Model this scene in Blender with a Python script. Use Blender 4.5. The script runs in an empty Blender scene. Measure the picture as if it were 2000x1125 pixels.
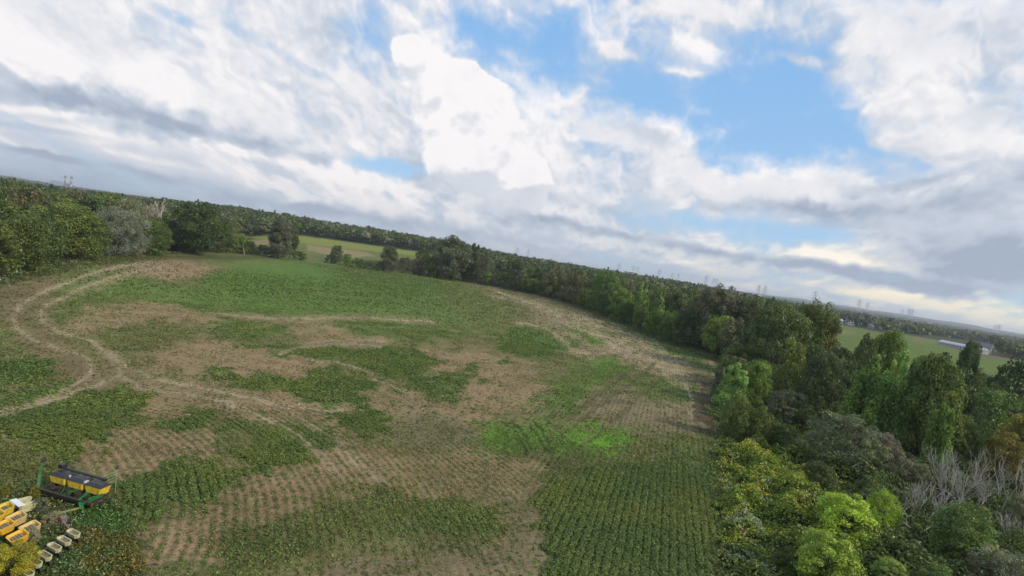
import bpy, bmesh, math, random
import numpy as np
from mathutils import Vector, Matrix

# ------------------------------------------------------------------ camera, sky, sun
SC = bpy.context.scene
COLL = SC.collection
F, CX, CY = 1050.0, 1000.0, 562.5          # focal length and centre in photo pixels
CAMH = 20.0
ROLL = math.radians(8.95)
PITCH = math.radians(3.2)

cam_d = bpy.data.cameras.new('camera')
cam_d.sensor_width = 36.0
cam_d.lens = 36.0 * F / 2000.0
cam_d.clip_start = 0.5
cam_d.clip_end = 60000
cam = bpy.data.objects.new('camera', cam_d)
COLL.objects.link(cam)
FWD = np.array([0, math.cos(PITCH), -math.sin(PITCH)])
UP0 = np.array([0, math.sin(PITCH), math.cos(PITCH)])
RT0 = np.array([1.0, 0, 0])
RIGHT = math.cos(ROLL) * RT0 + math.sin(ROLL) * UP0
UP = -math.sin(ROLL) * RT0 + math.cos(ROLL) * UP0
cam.matrix_world = Matrix(((RIGHT[0], UP[0], -FWD[0], 0), (RIGHT[1], UP[1], -FWD[1], 0),
                           (RIGHT[2], UP[2], -FWD[2], CAMH), (0, 0, 0, 1)))
SC.camera = cam

SUN_ELEV, SUN_ROT = math.radians(32), math.radians(118)   # rotation measured clockwise from +Y (north)
sun_dir = Vector((math.sin(SUN_ROT) * math.cos(SUN_ELEV), math.cos(SUN_ROT) * math.cos(SUN_ELEV), math.sin(SUN_ELEV)))
sd = bpy.data.lights.new('sun', 'SUN')
sd.energy = 2.9
sd.angle = math.radians(10)
sd.color = (1.0, 0.86, 0.64)
sun = bpy.data.objects.new('sun', sd)
sun.rotation_euler = sun_dir.to_track_quat('Z', 'Y').to_euler()
COLL.objects.link(sun)
SC.view_settings.view_transform = 'Standard'
SC.view_settings.look = 'None'
SC.view_settings.exposure = 0.18
SC.view_settings.gamma = 1.0
SC.cycles.max_bounces = 5
SC.cycles.diffuse_bounces = 3
SC.cycles.transparent_max_bounces = 4
SC.cycles.use_denoising = True

rng = np.random.default_rng(7)
random.seed(7)

# ---- noise -----------------------------------------------------------------
def _h(ix, iy, s):
    with np.errstate(over='ignore'):
        h = ix.astype(np.uint32) * np.uint32(374761393) + iy.astype(np.uint32) * np.uint32(668265263) + np.uint32((s * 2246822519) & 0xffffffff)
        h = (h ^ (h >> np.uint32(13))) * np.uint32(1274126177)
        h ^= h >> np.uint32(16)
    return (h & np.uint32(0xffff)).astype(np.float32) / np.float32(65535)

def vnoise(x, y, s=0):
    fx, fy = np.floor(x), np.floor(y)
    ix, iy = fx.astype(np.int64), fy.astype(np.int64)
    tx, ty = (x - fx).astype(np.float32), (y - fy).astype(np.float32)
    tx = tx * tx * tx * (tx * (tx * 6 - 15) + 10)
    ty = ty * ty * ty * (ty * (ty * 6 - 15) + 10)
    a = _h(ix, iy, s); b = _h(ix + 1, iy, s); c = _h(ix, iy + 1, s); d = _h(ix + 1, iy + 1, s)
    return (a + (b - a) * tx) * (1 - ty) + (c + (d - c) * tx) * ty

def fbm(x, y, o=5, s=0, g=0.5):
    t, a, n = 0, 1.0, 0
    ca, sa = math.cos(0.6), math.sin(0.6)
    for i in range(o):
        t = t + a * vnoise(x, y, s + i * 17)
        n += a; a *= g
        x, y = (x * ca - y * sa) * 2.03 + 13.7, (x * sa + y * ca) * 2.03 + 5.1
    return t / n

def sstep(a, b, x):
    t = np.clip((x - a) / (b - a), 0, 1)
    return t * t * (3 - 2 * t)

# ---- cloudy sky, computed as radiance and cover over the whole sphere ----------
def build_sky_image():
    W, Hh = 4096, 2048
    rows = np.arange(Hh // 2 - 20, Hh)          # just below the horizon upwards
    az = ((np.arange(W) + 0.5) / W * 2 - 1) * math.pi         # 0 = +Y, clockwise to +X
    el = ((rows + 0.5) / Hh - 0.5) * math.pi
    buf = np.zeros((Hh, W, 4), np.float32)
    for (c0, c1, st) in ((0, W // 2 - 800, 4), (W // 2 - 800, W // 2 + 800, 1), (W // 2 + 800, W, 4)):
        A, E = np.meshgrid(az[c0:c1:st], el[::st])
        dx, dy, dz = np.sin(A) * np.cos(E), np.cos(A) * np.cos(E), np.sin(E)
        f = dx * FWD[0] + dy * FWD[1] + dz * FWD[2]
        ok = f > 0.15
        fs = np.where(ok, f, 1)
        u = np.where(ok, CX + F * (dx * RIGHT[0] + dy * RIGHT[1] + dz * RIGHT[2]) / fs, -9999)
        v = np.where(ok, CY - F * (dx * UP[0] + dy * UP[1] + dz * UP[2]) / fs, -9999)
        rgb, al = clouds(u.astype(np.float32), v.astype(np.float32), A.astype(np.float32), E.astype(np.float32))
        blk = np.concatenate([rgb, al[..., None]], -1)
        if st > 1:
            blk = np.repeat(np.repeat(blk, st, 0), st, 1)
        buf[rows[0]:, c0:c1] = blk[:len(rows), :c1 - c0]
    buf[:rows[0]] = buf[rows[0]]
    ims = []
    for nm in ('cloud_light', 'cloud_cover'):
        im = bpy.data.images.new(nm, W, Hh, alpha=False, float_buffer=True)
        b = buf.copy()
        if nm == 'cloud_cover': b[..., :3] = b[..., 3:4]
        b[..., 3] = 1
        im.pixels.foreach_set(b.ravel()); im.update(); ims.append(im)
    return ims

# cover: x, y, radius x, radius y, tilt, amount
COVER = [
    (1430, 200, 180, 62, 14, -.55), (1490, 270, 150, 48, 8, -.42), (1260, 225, 110, 45, 20, -.30), (955, 75, 110, 50, 15, -.52), (1075, 50, 50, 60, 0, -.40),
    (1060, 150, 60, 30, 0, -.3), (1640, 250, 60, 55, 0, -.45), (1560, 455, 120, 20, 6, -.62), (1400, 435, 90, 14, 8, -.35),
    (1600, 175, 90, 30, 0, -.35), (1420, 325, 60, 24, 10, -.30), (345, 238, 80, 12, 10, -.55), (765, 325, 90, 16, 9, -.70),
    (560, 110, 130, 10, 28, -.38), (350, 35, 60, 12, 25, -.3), (690, 65, 70, 25, 20, -.22), (1180, 15, 50, 30, 0, -.30), (100, 190, 60, 8, 10, -.25),
    (1140, 290, 60, 16, 10, -.25), (1290, 50, 50, 20, 0, -.2), (1720, 292, 60, 12, 10, -.35), (1790, 318, 40, 10, 10, -.3), (880, 320, 20, 30, 0, -.2),
    (180, 170, 260, 70, 10, .40), (300, 80, 420, 130, 16, .32), (1130, 330, 160, 80, 10, .25), (450, 240, 170, 60, 15, .40), (1800, 230, 160, 50, 5, .4), (1900, 100, 200, 90, 0, .40), (1900, 450, 220, 120, 10, .60),
    (1560, 60, 120, 34, 15, .20), (1575, 122, 70, 16, 15, .45), (1210, 105, 46, 18, 10, .45), (1340, 138, 40, 9, 5, .40), (1020, 112, 46, 20, 25, .30),
    (1230, 245, 160, 50, 22, .42), (1500, 365, 240, 34, 5, .45), (1800, 285, 150, 20, 0, .25), (1720, 30, 140, 60, 10, .30), (1350, 30, 130, 34, 5, .35),
    (1650, 205, 18, 8, 0, .25), (1000, 445, 400, 50, 9, .3), (620, 150, 180, 50, 28, .20), (1350, 490, 300, 30, 9, .3), (100, 60, 200, 60, 20, .3), (700, 240, 90, 60, 20, .2), (450, 340, 500, 40, 9, .3),
]
CUMUL = [(800, 92, 38, 34, 0, 1.0), (835, 150, 62, 52, 30, 1.0), (910, 178, 46, 56, 0, 1.0), (925, 255, 90, 80, 25, 1.2), (975, 325, 92, 66, 30, 1.3), (1030, 368, 50, 40, 10, 1.3), (940, 345, 80, 40, 25, .7), (880, 230, 70, 60, 20, .6), (900, 340, 60, 30, 30, .5)]
# light and dark of the cloud masses
LIGHT = [
    (800, 250, 36, 60, -30, -.25), (860, 345, 75, 24, 38, -.35), (960, 395, 75, 16, 12, -.32), (300, 90, 380, 90, 16, .16), (1100, 200, 120, 60, 10, .1), (880, 280, 40, 40, 30, -.25),
    (120, 180, 200, 34, 9, -.26), (250, 208, 170, 32, 10, -.30), (440, 245, 150, 34, 14, -.28), (330, 190, 260, 60, 12, -.12), (520, 275, 70, 14, 12, -.35), (625, 305, 38, 13, 5, -.45),
    (170, 135, 110, 24, 14, .22), (230, 120, 60, 20, 0, .12), (500, 298, 90, 8, 15, .30), (70, 215, 130, 9, 6, .40), (150, 255, 200, 14, 8, .30), (430, 285, 110, 9, 14, .30),
    (70, 248, 140, 8, 9, -.45), (90, 302, 90, 7, 10, -.60), (240, 330, 150, 8, 10, -.35), (300, 312, 120, 7, 10, .25), (680, 335, 44, 24, 40, .30), (600, 325, 80, 12, 20, .15),
    (640, 50, 110, 50, 20, -.30), (740, 150, 50, 50, 20, -.15), (560, 185, 80, 20, 25, .12),
    (1930, 440, 150, 60, 20, -.42), (1840, 480, 200, 40, 10, -.32), (1960, 350, 90, 40, 0, -.35), (1980, 530, 150, 44, 10, -.40), (1700, 420, 220, 40, -10, -.3), (1500, 540, 400, 26, 9, -.22), (1600, 405, 170, 16, 5, -.40), (1760, 355, 120, 12, -15, -.40), (1450, 392, 150, 14, 8, -.25),
    (1260, 268, 60, 20, 18, -.30), (1330, 262, 70, 26, 20, .18), (1520, 330, 120, 14, 6, .25), (1720, 200, 110, 30, 5, .12), (1850, 140, 120, 50, 0, .05), (1920, 225, 90, 36, 0, -.18), (1970, 50, 60, 60, 0, -.15),
    (1100, 395, 180, 16, 9, -.25), (1150, 445, 200, 12, 9, -.35), (980, 430, 150, 12, 9, -.30), (1300, 470, 250, 10, 9, -.30), (1550, 515, 250, 12, 9, -.30), (1750, 545, 250, 14, 9, -.45), (1500, 560, 300, 9, 9, -.20),
    (1300, 425, 80, 10, 10, .15), (1340, 512, 80, 9, 9, .28), (1230, 495, 90, 8, 9, .18), (1680, 470, 80, 18, 8, .30), (1560, 492, 160, 8, 9, .20),
    (1900, 600, 240, 20, 8.9, .6), (1780, 590, 180, 8, 8.9, .30), (1300, 535, 260, 9, 8.9, .15),
    (460, 380, 400, 16, 9, -.42), (700, 420, 300, 16, 9, -.40), (200, 350, 200, 16, 9, -.42), (850, 405, 110, 11, 14, .20), (60, 325, 160, 7, 9, .18), (950, 470, 300, 12, 9, -.32),
]
def blobs(lst, u, v, wx, wy):
    t = np.zeros_like(u)
    for (x, y, rx, ry, a, amp) in lst:
        m = (np.abs(u - x) < 2.6 * rx + 160) & (np.abs(v - y) < 2.6 * max(ry, rx * abs(math.sin(math.radians(a)))) + 160)
        if not m.any():
            continue
        c, s = math.cos(math.radians(a)), math.sin(math.radians(a))
        uu = u[m] + wx[m] * min(1, ry / 40) - x; vv = v[m] + wy[m] * min(1, ry / 40) - y
        d2 = ((uu * c + vv * s) / rx) ** 2 + ((-uu * s + vv * c) / ry) ** 2
        t[m] += amp * np.exp(-d2 ** 1.3)
    return t

def clouds(u, v, A, E):
    """cloud light and cover on a regular azimuth / elevation block (angles in radians)"""
    k = abs(float(A[0, 1] - A[0, 0])) / (2 * math.pi / 4096)      # block coarseness
    Ep = np.maximum(E, 0)
    ex = A * (5.0 + 3.5 * np.exp(-Ep / .10)); ey = 5 * (1.05 * Ep + .22 * (1 - np.exp(-Ep / .10))) + .9 * np.sin(A * 1.3)      # flattens towards the horizon
    wx = fbm(ex * 1.1 + 7, ey * 1.1, 3, 91) - .5; wy = fbm(ex * 1.1 + 47, ey * 1.1, 3, 97) - .5
    ax, ay = ex + wx * .30 + (fbm(ex * 5, ey * 5, 3, 191) - .5) * .22, ey + wy * .25 + (fbm(ex * 5 + 30, ey * 5, 3, 193) - .5) * .20
    n1 = fbm(ax * .55, ay * .75 + ax * .12, 4, 3, .5) - .5
    n2 = fbm(ax * 1.8 + 9, ay * 1.95, 6, 23, .54) - .5
    puff = (.5 - np.abs(fbm(ax * 2.6 + 2, ay * 2.8, 3, 77, .45) - .5) * 3.4) * .6 + (.5 - np.abs(fbm(ax * 5.5 + 2, ay * 5.5, 4, 79, .5) - .5) * 3.4) * .4
    px = (fbm(A * 12, E * 14, 4, 191) - .5) * 110 + (fbm(A * 45, E * 50, 4, 193) - .5) * 34
    py = (fbm(A * 12 + 40, E * 14, 4, 197) - .5) * 80 + (fbm(A * 45 + 40, E * 50, 4, 199) - .5) * 30
    cov = blobs(COVER, u, v, px, py)
    lit = blobs(LIGHT, u, v, px * 1.5, py * 1.5) * (1 + 2.2 * n2)
    cum = blobs(CUMUL, u, v, px * .55, py * .55)
    D = .60 + cov * 1.0 + n1 * .75 + n2 * .95 + puff * .16 + (fbm(A * 60, E * 66, 4, 417, .6) - .5) * .22
    D = D + sstep(.30, .0, E) * .12
    al = sstep(.10, .92, D) ** 1.1
    # tops catch the light, undersides stay grey: compare the thickness with the thickness a little higher up
    def above(F_, n, side=0):
        n = max(1, int(n / k)); s = int(side / k)
        G = np.concatenate([F_[n:], np.repeat(F_[-1:], n, 0)])
        return np.roll(G, -s, 1) if s else G
    T = .60 + cov * .8 + n1 * .9 + n2 * .75 + puff * .30
    rel = (T - above(T, 7, 3)) * .45 + (T - above(T, 20, 8)) * .55 + (T - above(T, 52, 16)) * .40
    b = .70 + lit * .95 + np.clip(rel, -.18, .20) * .75 + n2 * .50 + n1 * .45 + puff * .10 + (fbm(A * 60, E * 66, 4, 411, .6) - .5) * .16 - .10 * sstep(.7, 1.3, T)
    # heaped cumulus with hard bright crowns
    C = cum + (fbm(A * 40, E * 44, 6, 311, .6) - .5) * .30 + (.5 - np.abs(fbm(A * 17, E * 19, 4, 313, .5) - .5) * 3.2) * .07
    ca = sstep(.30, .58, C)
    relc = (C - above(C, 9, -5)) * .8 + (C - above(C, 24, -14)) * .42
    cb = .92 + np.clip(relc, -.26, .10) * 1.0 + (fbm(A * 24, E * 26, 4, 331) - .5) * .26 + lit * .10
    b = b * (1 - ca) + cb * ca; al = np.maximum(al, ca)
    b = np.clip(b, 0.02, 1)[..., None]
    lo = np.array([.38, .45, .57]); mid = np.array([.62, .675, .765]); hi = np.array([1.0, .97, .975])
    rgb = np.where(b < .5, lo + (mid - lo) * (b / .5), mid + (hi - mid) * ((b - .5) / .5))
    # clear air between, paler low down
    t = np.clip(E / .55, 0, 1)[..., None]
    blue = np.array([.50, .72, .92]) * (1 - t ** .6) + np.array([.22, .50, .93]) * t ** .6
    a3 = al[..., None]
    rgb = rgb * a3 + blue * (1 - a3)
    low = sstep(.13, .0, E)
    warm = (low * np.clip(b[..., 0] * 1.6 - .75, 0, 1))[..., None]
    rgb = rgb * (1 - warm * np.array([-.01, .03, .08]))
    glow = (np.exp(-((A - .66) / .34) ** 2) * sstep(.15, .02, E) * np.clip(b[..., 0] * 1.5 - .35, 0, 1))[..., None]
    rgb = rgb * (1 + glow * np.array([.20, .11, -.16]))
    hb = (sstep(.055, .0, E) * .35)[..., None]
    rgb = rgb * (1 - hb) + np.array([.56, .64, .73]) * hb
    return rgb.astype(np.float32), (.84 + .16 * al).astype(np.float32)

world = bpy.data.worlds.new("World")
SC.world = world
world.use_nodes = True
nt = world.node_tree
nt.nodes.clear()
N = nt.nodes.new
out = N('ShaderNodeOutputWorld'); bg = N('ShaderNodeBackground'); bg2 = N('ShaderNodeBackground'); mixs = N('ShaderNodeMixShader')
sky = N('ShaderNodeTexSky'); sky.sky_type = 'NISHITA'; sky.sun_disc = False
sky.sun_elevation = SUN_ELEV; sky.sun_rotation = SUN_ROT; sky.air_density = 1.0; sky.dust_density = 1.0; sky.ozone_density = 1.5
bg.inputs['Strength'].default_value = 0.13
cloud_light, cloud_cover = build_sky_image()
env = N('ShaderNodeTexEnvironment'); env.image = cloud_light; env2 = N('ShaderNodeTexEnvironment'); env2.image = cloud_cover
tc = N('ShaderNodeTexCoord'); mp = N('ShaderNodeMapping')
mp.inputs['Rotation'].default_value = (0, 0, math.radians(-90))
nt.links.new(tc.outputs['Generated'], mp.inputs['Vector'])
nt.links.new(mp.outputs['Vector'], env.inputs['Vector']); nt.links.new(mp.outputs['Vector'], env2.inputs['Vector'])
nt.links.new(sky.outputs['Color'], bg.inputs['Color'])
nt.links.new(env.outputs['Color'], bg2.inputs['Color']); bg2.inputs['Strength'].default_value = 0.87
nt.links.new(env2.outputs['Color'], mixs.inputs['Fac'])
nt.links.new(bg.outputs[0], mixs.inputs[1]); nt.links.new(bg2.outputs[0], mixs.inputs[2])
nt.links.new(mixs.outputs[0], out.inputs['Surface'])
world.cycles.sampling_method = 'MANUAL'
world.cycles.sample_map_resolution = 512

# ------------------------------------------------------------------ terrain and projection
def terrain(x, y):
    x = np.asarray(x, float); y = np.asarray(y, float)
    r = np.hypot(x, y); az = np.degrees(np.arctan2(x, y))
    back = np.cos(np.radians(az)) < -.2
    h = 15.0 * sstep(330, 900, r) * sstep(23, 5, np.abs(az + 21))
    h = h + 9.0 * sstep(330, 900, r) * sstep(32, 14, az) * sstep(-20, 0, az)
    h = h + 14 * sstep(2500, 6000, r) * (0.6 + .8 * vnoise(az * .12 + 50, az * 0 + 3.3, 5))
    hill = sstep(14, 30, az) * (0.72 + .5 * vnoise(az * .22 + 50, az * 0 + 1.3, 9))
    h = h + 48 * hill * sstep(5500, 8500, r) + 25 * sstep(7000, 9000, r) * (vnoise(az * .5 + 9, az * 0, 4))
    h = h + 1.2 * (fbm(x / 130., y / 130., 2, 33) - .5) * sstep(60, 200, r)
    return np.where(back, 0, h)

def pix(x, y, z):
    """world -> photo pixel"""
    x = np.asarray(x, float); y = np.asarray(y, float); z = np.asarray(z, float) - CAMH
    f = x * FWD[0] + y * FWD[1] + z * FWD[2]
    f = np.where(f > .5, f, .5)
    return CX + F * (x * RIGHT[0] + y * RIGHT[1] + z * RIGHT[2]) / f, CY - F * (x * UP[0] + y * UP[1] + z * UP[2]) / f

def at(px, py, h=None):
    """where the sight line through a photo pixel meets the ground (or the level h)"""
    d = FWD * F + RIGHT * (px - CX) - UP * (py - CY)
    d = d / np.linalg.norm(d)
    if h is not None:
        t = (h - CAMH) / min(d[2], -1e-4)
        return d * t + np.array([0, 0, CAMH])
    t = 15.0
    while t < 9000:
        p = d * t + np.array([0, 0, CAMH])
        if p[2] <= float(terrain(p[0], p[1])):
            break
        t *= 1.01
    return np.array([p[0], p[1], float(terrain(p[0], p[1]))])

def srgb(r, g, b):
    c = np.array([r, g, b], float) / 255
    return np.where(c < .04045, c / 12.92, ((c + .055) / 1.055) ** 2.4)

# ------------------------------------------------------------------ the map of the fields (soil, crop, tracks)
MX0, MY0, MW, MH = -300, 300, 2700, 1250
yy, xx = np.mgrid[0:MH, 0:MW].astype(np.float32)
xx += MX0; yy += MY0
_fine = fbm(xx / 16, yy / 5, 5, 301, .6)
_wn = [(fbm(xx / 34, yy / 12, 4, 201) - .5), (fbm(xx / 34 + 50, yy / 12, 4, 207) - .5)]
MAPC = np.zeros((MH, MW, 3), np.float32)
MAPG = np.zeros((MH, MW), np.float32)          # leafy crop height
MAPR = np.zeros((MH, MW), np.float32)          # row visibility
MAPC[:] = srgb(97, 90, 62); MAPG[:] = .10; MAPR[:] = .4

def poly_mask(pts, soft, warp=1.0):
    P = np.array(pts, float)
    x0, x1 = int(max(0, P[:, 0].min() - 60 - MX0)), int(min(MW, P[:, 0].max() + 60 - MX0))
    y0, y1 = int(max(0, P[:, 1].min() - 40 - MY0)), int(min(MH, P[:, 1].max() + 40 - MY0))
    sl = (slice(y0, y1), slice(x0, x1))
    sc = np.clip((yy[sl] - 430) / 300, .15, 1.3)
    X = xx[sl] + _wn[0][sl] * 70 * warp * sc; Y = yy[sl] + _wn[1][sl] * 34 * warp * sc
    ins = np.zeros(X.shape, bool); dist = np.full(X.shape, 1e9, np.float32)
    n = len(P)
    for i in range(n):
        ax, ay = P[i]; bx, by = P[(i + 1) % n]
        c = ((ay > Y) != (by > Y)) & (X < (bx - ax) * (Y - ay) / ((by - ay) or 1e-9) + ax)
        ins ^= c
        ex, ey = bx - ax, by - ay
        t = np.clip(((X - ax) * ex + (Y - ay) * ey) / (ex * ex + ey * ey + 1e-9), 0, 1)
        dist = np.minimum(dist, np.hypot(X - ax - t * ex, (Y - ay - t * ey) * 1.6))
    sdv = np.where(ins, dist, -dist)
    return sl, sstep(-soft, soft, sdv)

def paint(pts, col, amt=1.0, g=None, r=None, soft=7, warp=1.0):
    sl, m = poly_mask(pts, soft * (2.2 if (warp >= .4 and soft > 3) else 1), warp * 1.25)
    fine = .5 + (_fine[sl] - .5) * 2.4 * (soft > 4)
    m = np.clip(m + (fine - .5) * 4 * m * (1 - m) * .7, 0, 1) * amt
    MAPC[sl] += (srgb(*col) - MAPC[sl]) * m[..., None]
    if g is not None: MAPG[sl] += (g - MAPG[sl]) * m
    if r is not None: MAPR[sl] += (r - MAPR[sl]) * m

def stroke(pts, wpx, col, amt=.7, g=None):
    # smooth polyline; width in photo pixels at each point
    P = np.array(pts, float)
    t = np.arange(len(P)); tt = np.linspace(0, len(P) - 1, 14 * len(P))
    def cr(a):
        r = []
        for q in tt:
            i = int(min(q, len(P) - 2)); f = q - i
            p0, p1, p2, p3 = a[max(i - 1, 0)], a[i], a[i + 1], a[min(i + 2, len(P) - 1)]
            r.append(.5 * (2 * p1 + (p2 - p0) * f + (2 * p0 - 5 * p1 + 4 * p2 - p3) * f * f + (3 * p1 - p0 - 3 * p2 + p3) * f ** 3))
        return np.array(r)
    C = np.stack([cr(P[:, 0]), cr(P[:, 1])], 1)
    x0, x1 = int(max(0, C[:, 0].min() - 30 - MX0)), int(min(MW, C[:, 0].max() + 30 - MX0))
    y0, y1 = int(max(0, C[:, 1].min() - 20 - MY0)), int(min(MH, C[:, 1].max() + 20 - MY0))
    sl = (slice(y0, y1), slice(x0, x1))
    X = xx[sl] + _wn[0][sl] * 5; Y = yy[sl] + _wn[1][sl] * 3
    dist = np.full(X.shape, 1e9, np.float32)
    for i in range(len(C) - 1):
        ax, ay = C[i]; ex, ey = C[i + 1] - C[i]
        bx0, bx1 = sorted((ax, ax + ex)); by0, by1 = sorted((ay, ay + ey))
        mm = (slice(int(max(0, by0 - 16 - MY0 - y0)), int(max(0, by1 + 17 - MY0 - y0))), slice(int(max(0, bx0 - 26 - MX0 - x0)), int(max(0, bx1 + 27 - MX0 - x0))))
        if X[mm].size == 0: continue
        tq = np.clip(((X[mm] - ax) * ex + (Y[mm] - ay) * ey) / (ex * ex + ey * ey + 1e-9), 0, 1)
        dist[mm] = np.minimum(dist[mm], np.hypot(X[mm] - ax - tq * ex, (Y[mm] - ay - tq * ey) * 1.5))
    brk = .55 + .9 * _wn[0][sl] + .45
    m = sstep(wpx, wpx * .35, dist) * amt * np.clip(brk, .3, 1.1)
    m = np.clip(m, 0, 1)
    MAPC[sl] += (srgb(*col) - MAPC[sl]) * m[..., None]
    MAPG[sl] *= (1 - np.clip(m * 1.4, 0, 1)) if g is None else 1

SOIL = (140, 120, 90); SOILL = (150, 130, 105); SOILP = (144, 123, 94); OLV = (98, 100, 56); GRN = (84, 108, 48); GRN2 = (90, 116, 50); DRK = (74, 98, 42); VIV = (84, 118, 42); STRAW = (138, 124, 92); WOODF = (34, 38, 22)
# overall weedy tone by area
paint([(-300, 560), (300, 505), (900, 540), (1400, 700), (1400, 1200), (-300, 1200)], (114, 110, 72), .8, g=.16, r=.5, soft=30)
paint([(-100, 560), (150, 510), (620, 500), (1000, 560), (1050, 640), (700, 660), (300, 640), (0, 700)], (102, 108, 62), .8, g=.2, r=.2, soft=25)
# soil sweeps
paint([(0, 560), (120, 520), (240, 505), (300, 520), (160, 570), (90, 620), (140, 690), (260, 740), (200, 760), (80, 720), (20, 640), (-60, 600)], (120, 102, 78), .8, g=.03, r=.1, soft=14)
paint([(170, 600), (300, 588), (420, 612), (600, 618), (860, 626), (860, 640), (600, 632), (430, 640), (310, 640), (180, 660), (120, 640)], SOILP, .85, g=.02, r=.3, soft=10)
paint([(280, 690), (380, 665), (470, 680), (650, 712), (620, 742), (500, 735), (390, 730), (300, 725)], SOILP, .9, g=.02, r=.5, soft=10)
paint([(560, 645), (640, 632), (770, 660), (740, 675), (600, 665)], SOILP, .75, g=.03, r=.3, soft=8)
paint([(150, 885), (250, 825), (340, 840), (420, 860), (420, 890), (320, 915), (250, 945), (170, 915)], SOIL, .95, g=.03, r=1, soft=9)
paint([(280, 745), (430, 750), (560, 775), (700, 800), (640, 815), (740, 900), (820, 960), (650, 960), (560, 850), (430, 800), (330, 830), (230, 800)], SOIL, .85, g=.03, r=.5, soft=14)
paint([(440, 890), (620, 860), (760, 880), (920, 870), (1050, 900), (1060, 960), (960, 960), (800, 1000), (650, 970), (500, 960)], SOIL, .75, g=.05, r=.8, soft=14)
paint([(830, 675), (960, 690), (1040, 712), (1060, 760), (900, 790), (860, 745)], SOILP, .75, g=.04, r=.3, soft=10)
paint([(690, 760), (800, 765), (1060, 745), (1060, 800), (900, 830), (720, 800)], SOILP, .75, g=.05, r=.4, soft=12)
paint([(870, 552), (1000, 566), (1110, 600), (1190, 640), (1300, 690), (1400, 735), (1390, 790), (1300, 745), (1230, 715), (1150, 700), (1100, 660), (1020, 622), (970, 590)], (140, 128, 98), .72, g=.06, r=.6, soft=8)
paint([(1110, 785), (1230, 760), (1390, 770), (1385, 850), (1240, 842), (1120, 820)], (128, 116, 90), .8, g=.03, r=.8, soft=12)
paint([(480, 930), (660, 920), (740, 1010), (560, 1050), (440, 1060), (300, 1100), (270, 1060), (360, 1020)], SOIL, .8, g=.06, r=1, soft=14)
paint([(280, 1045), (380, 1015), (440, 1085), (300, 1100)], SOILP, .9, g=.02, r=1, soft=8)
paint([(930, 960), (1060, 935), (1070, 1060), (1080, 1180), (560, 1180), (640, 1090), (900, 1080), (1000, 1030)], (124, 112, 86), .8, g=.05, r=.4, soft=12)
paint([(700, 790), (900, 800), (960, 850), (900, 890), (760, 870)], (120, 112, 86), .7, g=.05, r=.2, soft=15)
paint([(230, 508), (350, 504), (450, 524), (380, 535), (330, 550), (270, 543)], SOILP, .95, g=.0, r=.2, soft=6)
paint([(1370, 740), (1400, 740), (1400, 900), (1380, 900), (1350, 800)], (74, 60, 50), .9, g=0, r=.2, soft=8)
# green crop
paint([(110, 550), (160, 522), (250, 520), (300, 548), (400, 560), (460, 528), (400, 505), (560, 506), (700, 530), (860, 545), (980, 578), (1010, 612), (960, 640), (880, 636), (640, 615), (500, 612), (400, 605), (340, 585), (200, 580), (120, 600)], GRN2, .8, g=.45, r=.15, soft=12)
paint([(420, 530), (600, 512), (860, 548), (800, 590), (700, 612), (500, 606), (380, 585)], (74, 110, 38), .6, g=.6, r=.15, soft=14)
paint([(860, 560), (980, 580), (1080, 640), (1000, 650), (900, 630)], OLV, .7, g=.2, r=.2, soft=12)
paint([(140, 650), (300, 625), (410, 640), (380, 650), (250, 670), (350, 668), (300, 690), (220, 680)], OLV, .6, g=.3, soft=8)
paint([(400, 625), (520, 620), (560, 650), (500, 668), (410, 650)], GRN, .7, g=.6, soft=8)
paint([(620, 630), (760, 624), (870, 640), (920, 660), (780, 668), (680, 645)], GRN, .8, g=.6, soft=6)
paint([(930, 655), (1000, 640), (1060, 640), (1110, 660), (1122, 678), (1080, 695), (1010, 702), (960, 690), (1000, 672)], (72, 104, 38), .9, g=.8, r=.5, soft=5)
paint([(470, 678), (600, 680), (760, 678), (830, 690), (850, 712), (810, 742), (740, 737), (680, 712), (600, 700)], GRN, .95, g=.9, r=.5, soft=5)
paint([(430, 722), (520, 732), (600, 735), (640, 715), (700, 728), (705, 765), (680, 795), (600, 785), (520, 765), (410, 738)], GRN, .95, g=.9, r=.5, soft=6)
paint([(770, 740), (850, 733), (925, 722), (930, 750), (890, 782), (830, 785), (800, 765)], GRN, .85, g=.8, r=.5, soft=6)
paint([(640, 815), (720, 798), (790, 812), (760, 838), (700, 852), (660, 835)], DRK, .95, g=1, r=.6, soft=5)
paint([(-300, 700), (90, 700), (125, 730), (60, 755), (-300, 790)], (64, 92, 36), .9, g=1, r=.7, soft=5, warp=.5)
paint([(-300, 805), (-20, 788), (100, 750), (150, 740), (160, 750), (80, 780), (-20, 803), (-300, 830)], GRN, .9, g=.8, r=.6, soft=4, warp=.4)
paint([(-300, 850), (0, 812), (100, 775), (190, 757), (305, 775), (270, 800), (210, 840), (150, 885), (140, 905), (100, 892), (40, 850), (-100, 880)], DRK, .95, g=1, r=.7, soft=6)
paint([(315, 832), (390, 808), (410, 822), (345, 848)], GRN, .85, g=.9, r=.7, soft=5)
paint([(430, 822), (520, 815), (600, 850), (610, 880), (540, 868), (470, 850)], GRN, .7, g=.8, r=1, soft=8)
paint([(550, 820), (610, 822), (660, 855), (640, 882), (590, 862)], DRK, .85, g=1, r=1, soft=6)
paint([(230, 945), (320, 912), (400, 898), (480, 930), (460, 960), (400, 992), (330, 975), (290, 1015), (240, 1000)], DRK, .95, g=1.1, r=1, soft=8)
paint([(460, 878), (540, 868), (575, 905), (510, 925), (470, 900)], DRK, .95, g=1.1, r=1, soft=6)
paint([(525, 850), (590, 855), (610, 895), (560, 900)], GRN, .8, g=.9, r=1, soft=6)
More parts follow.
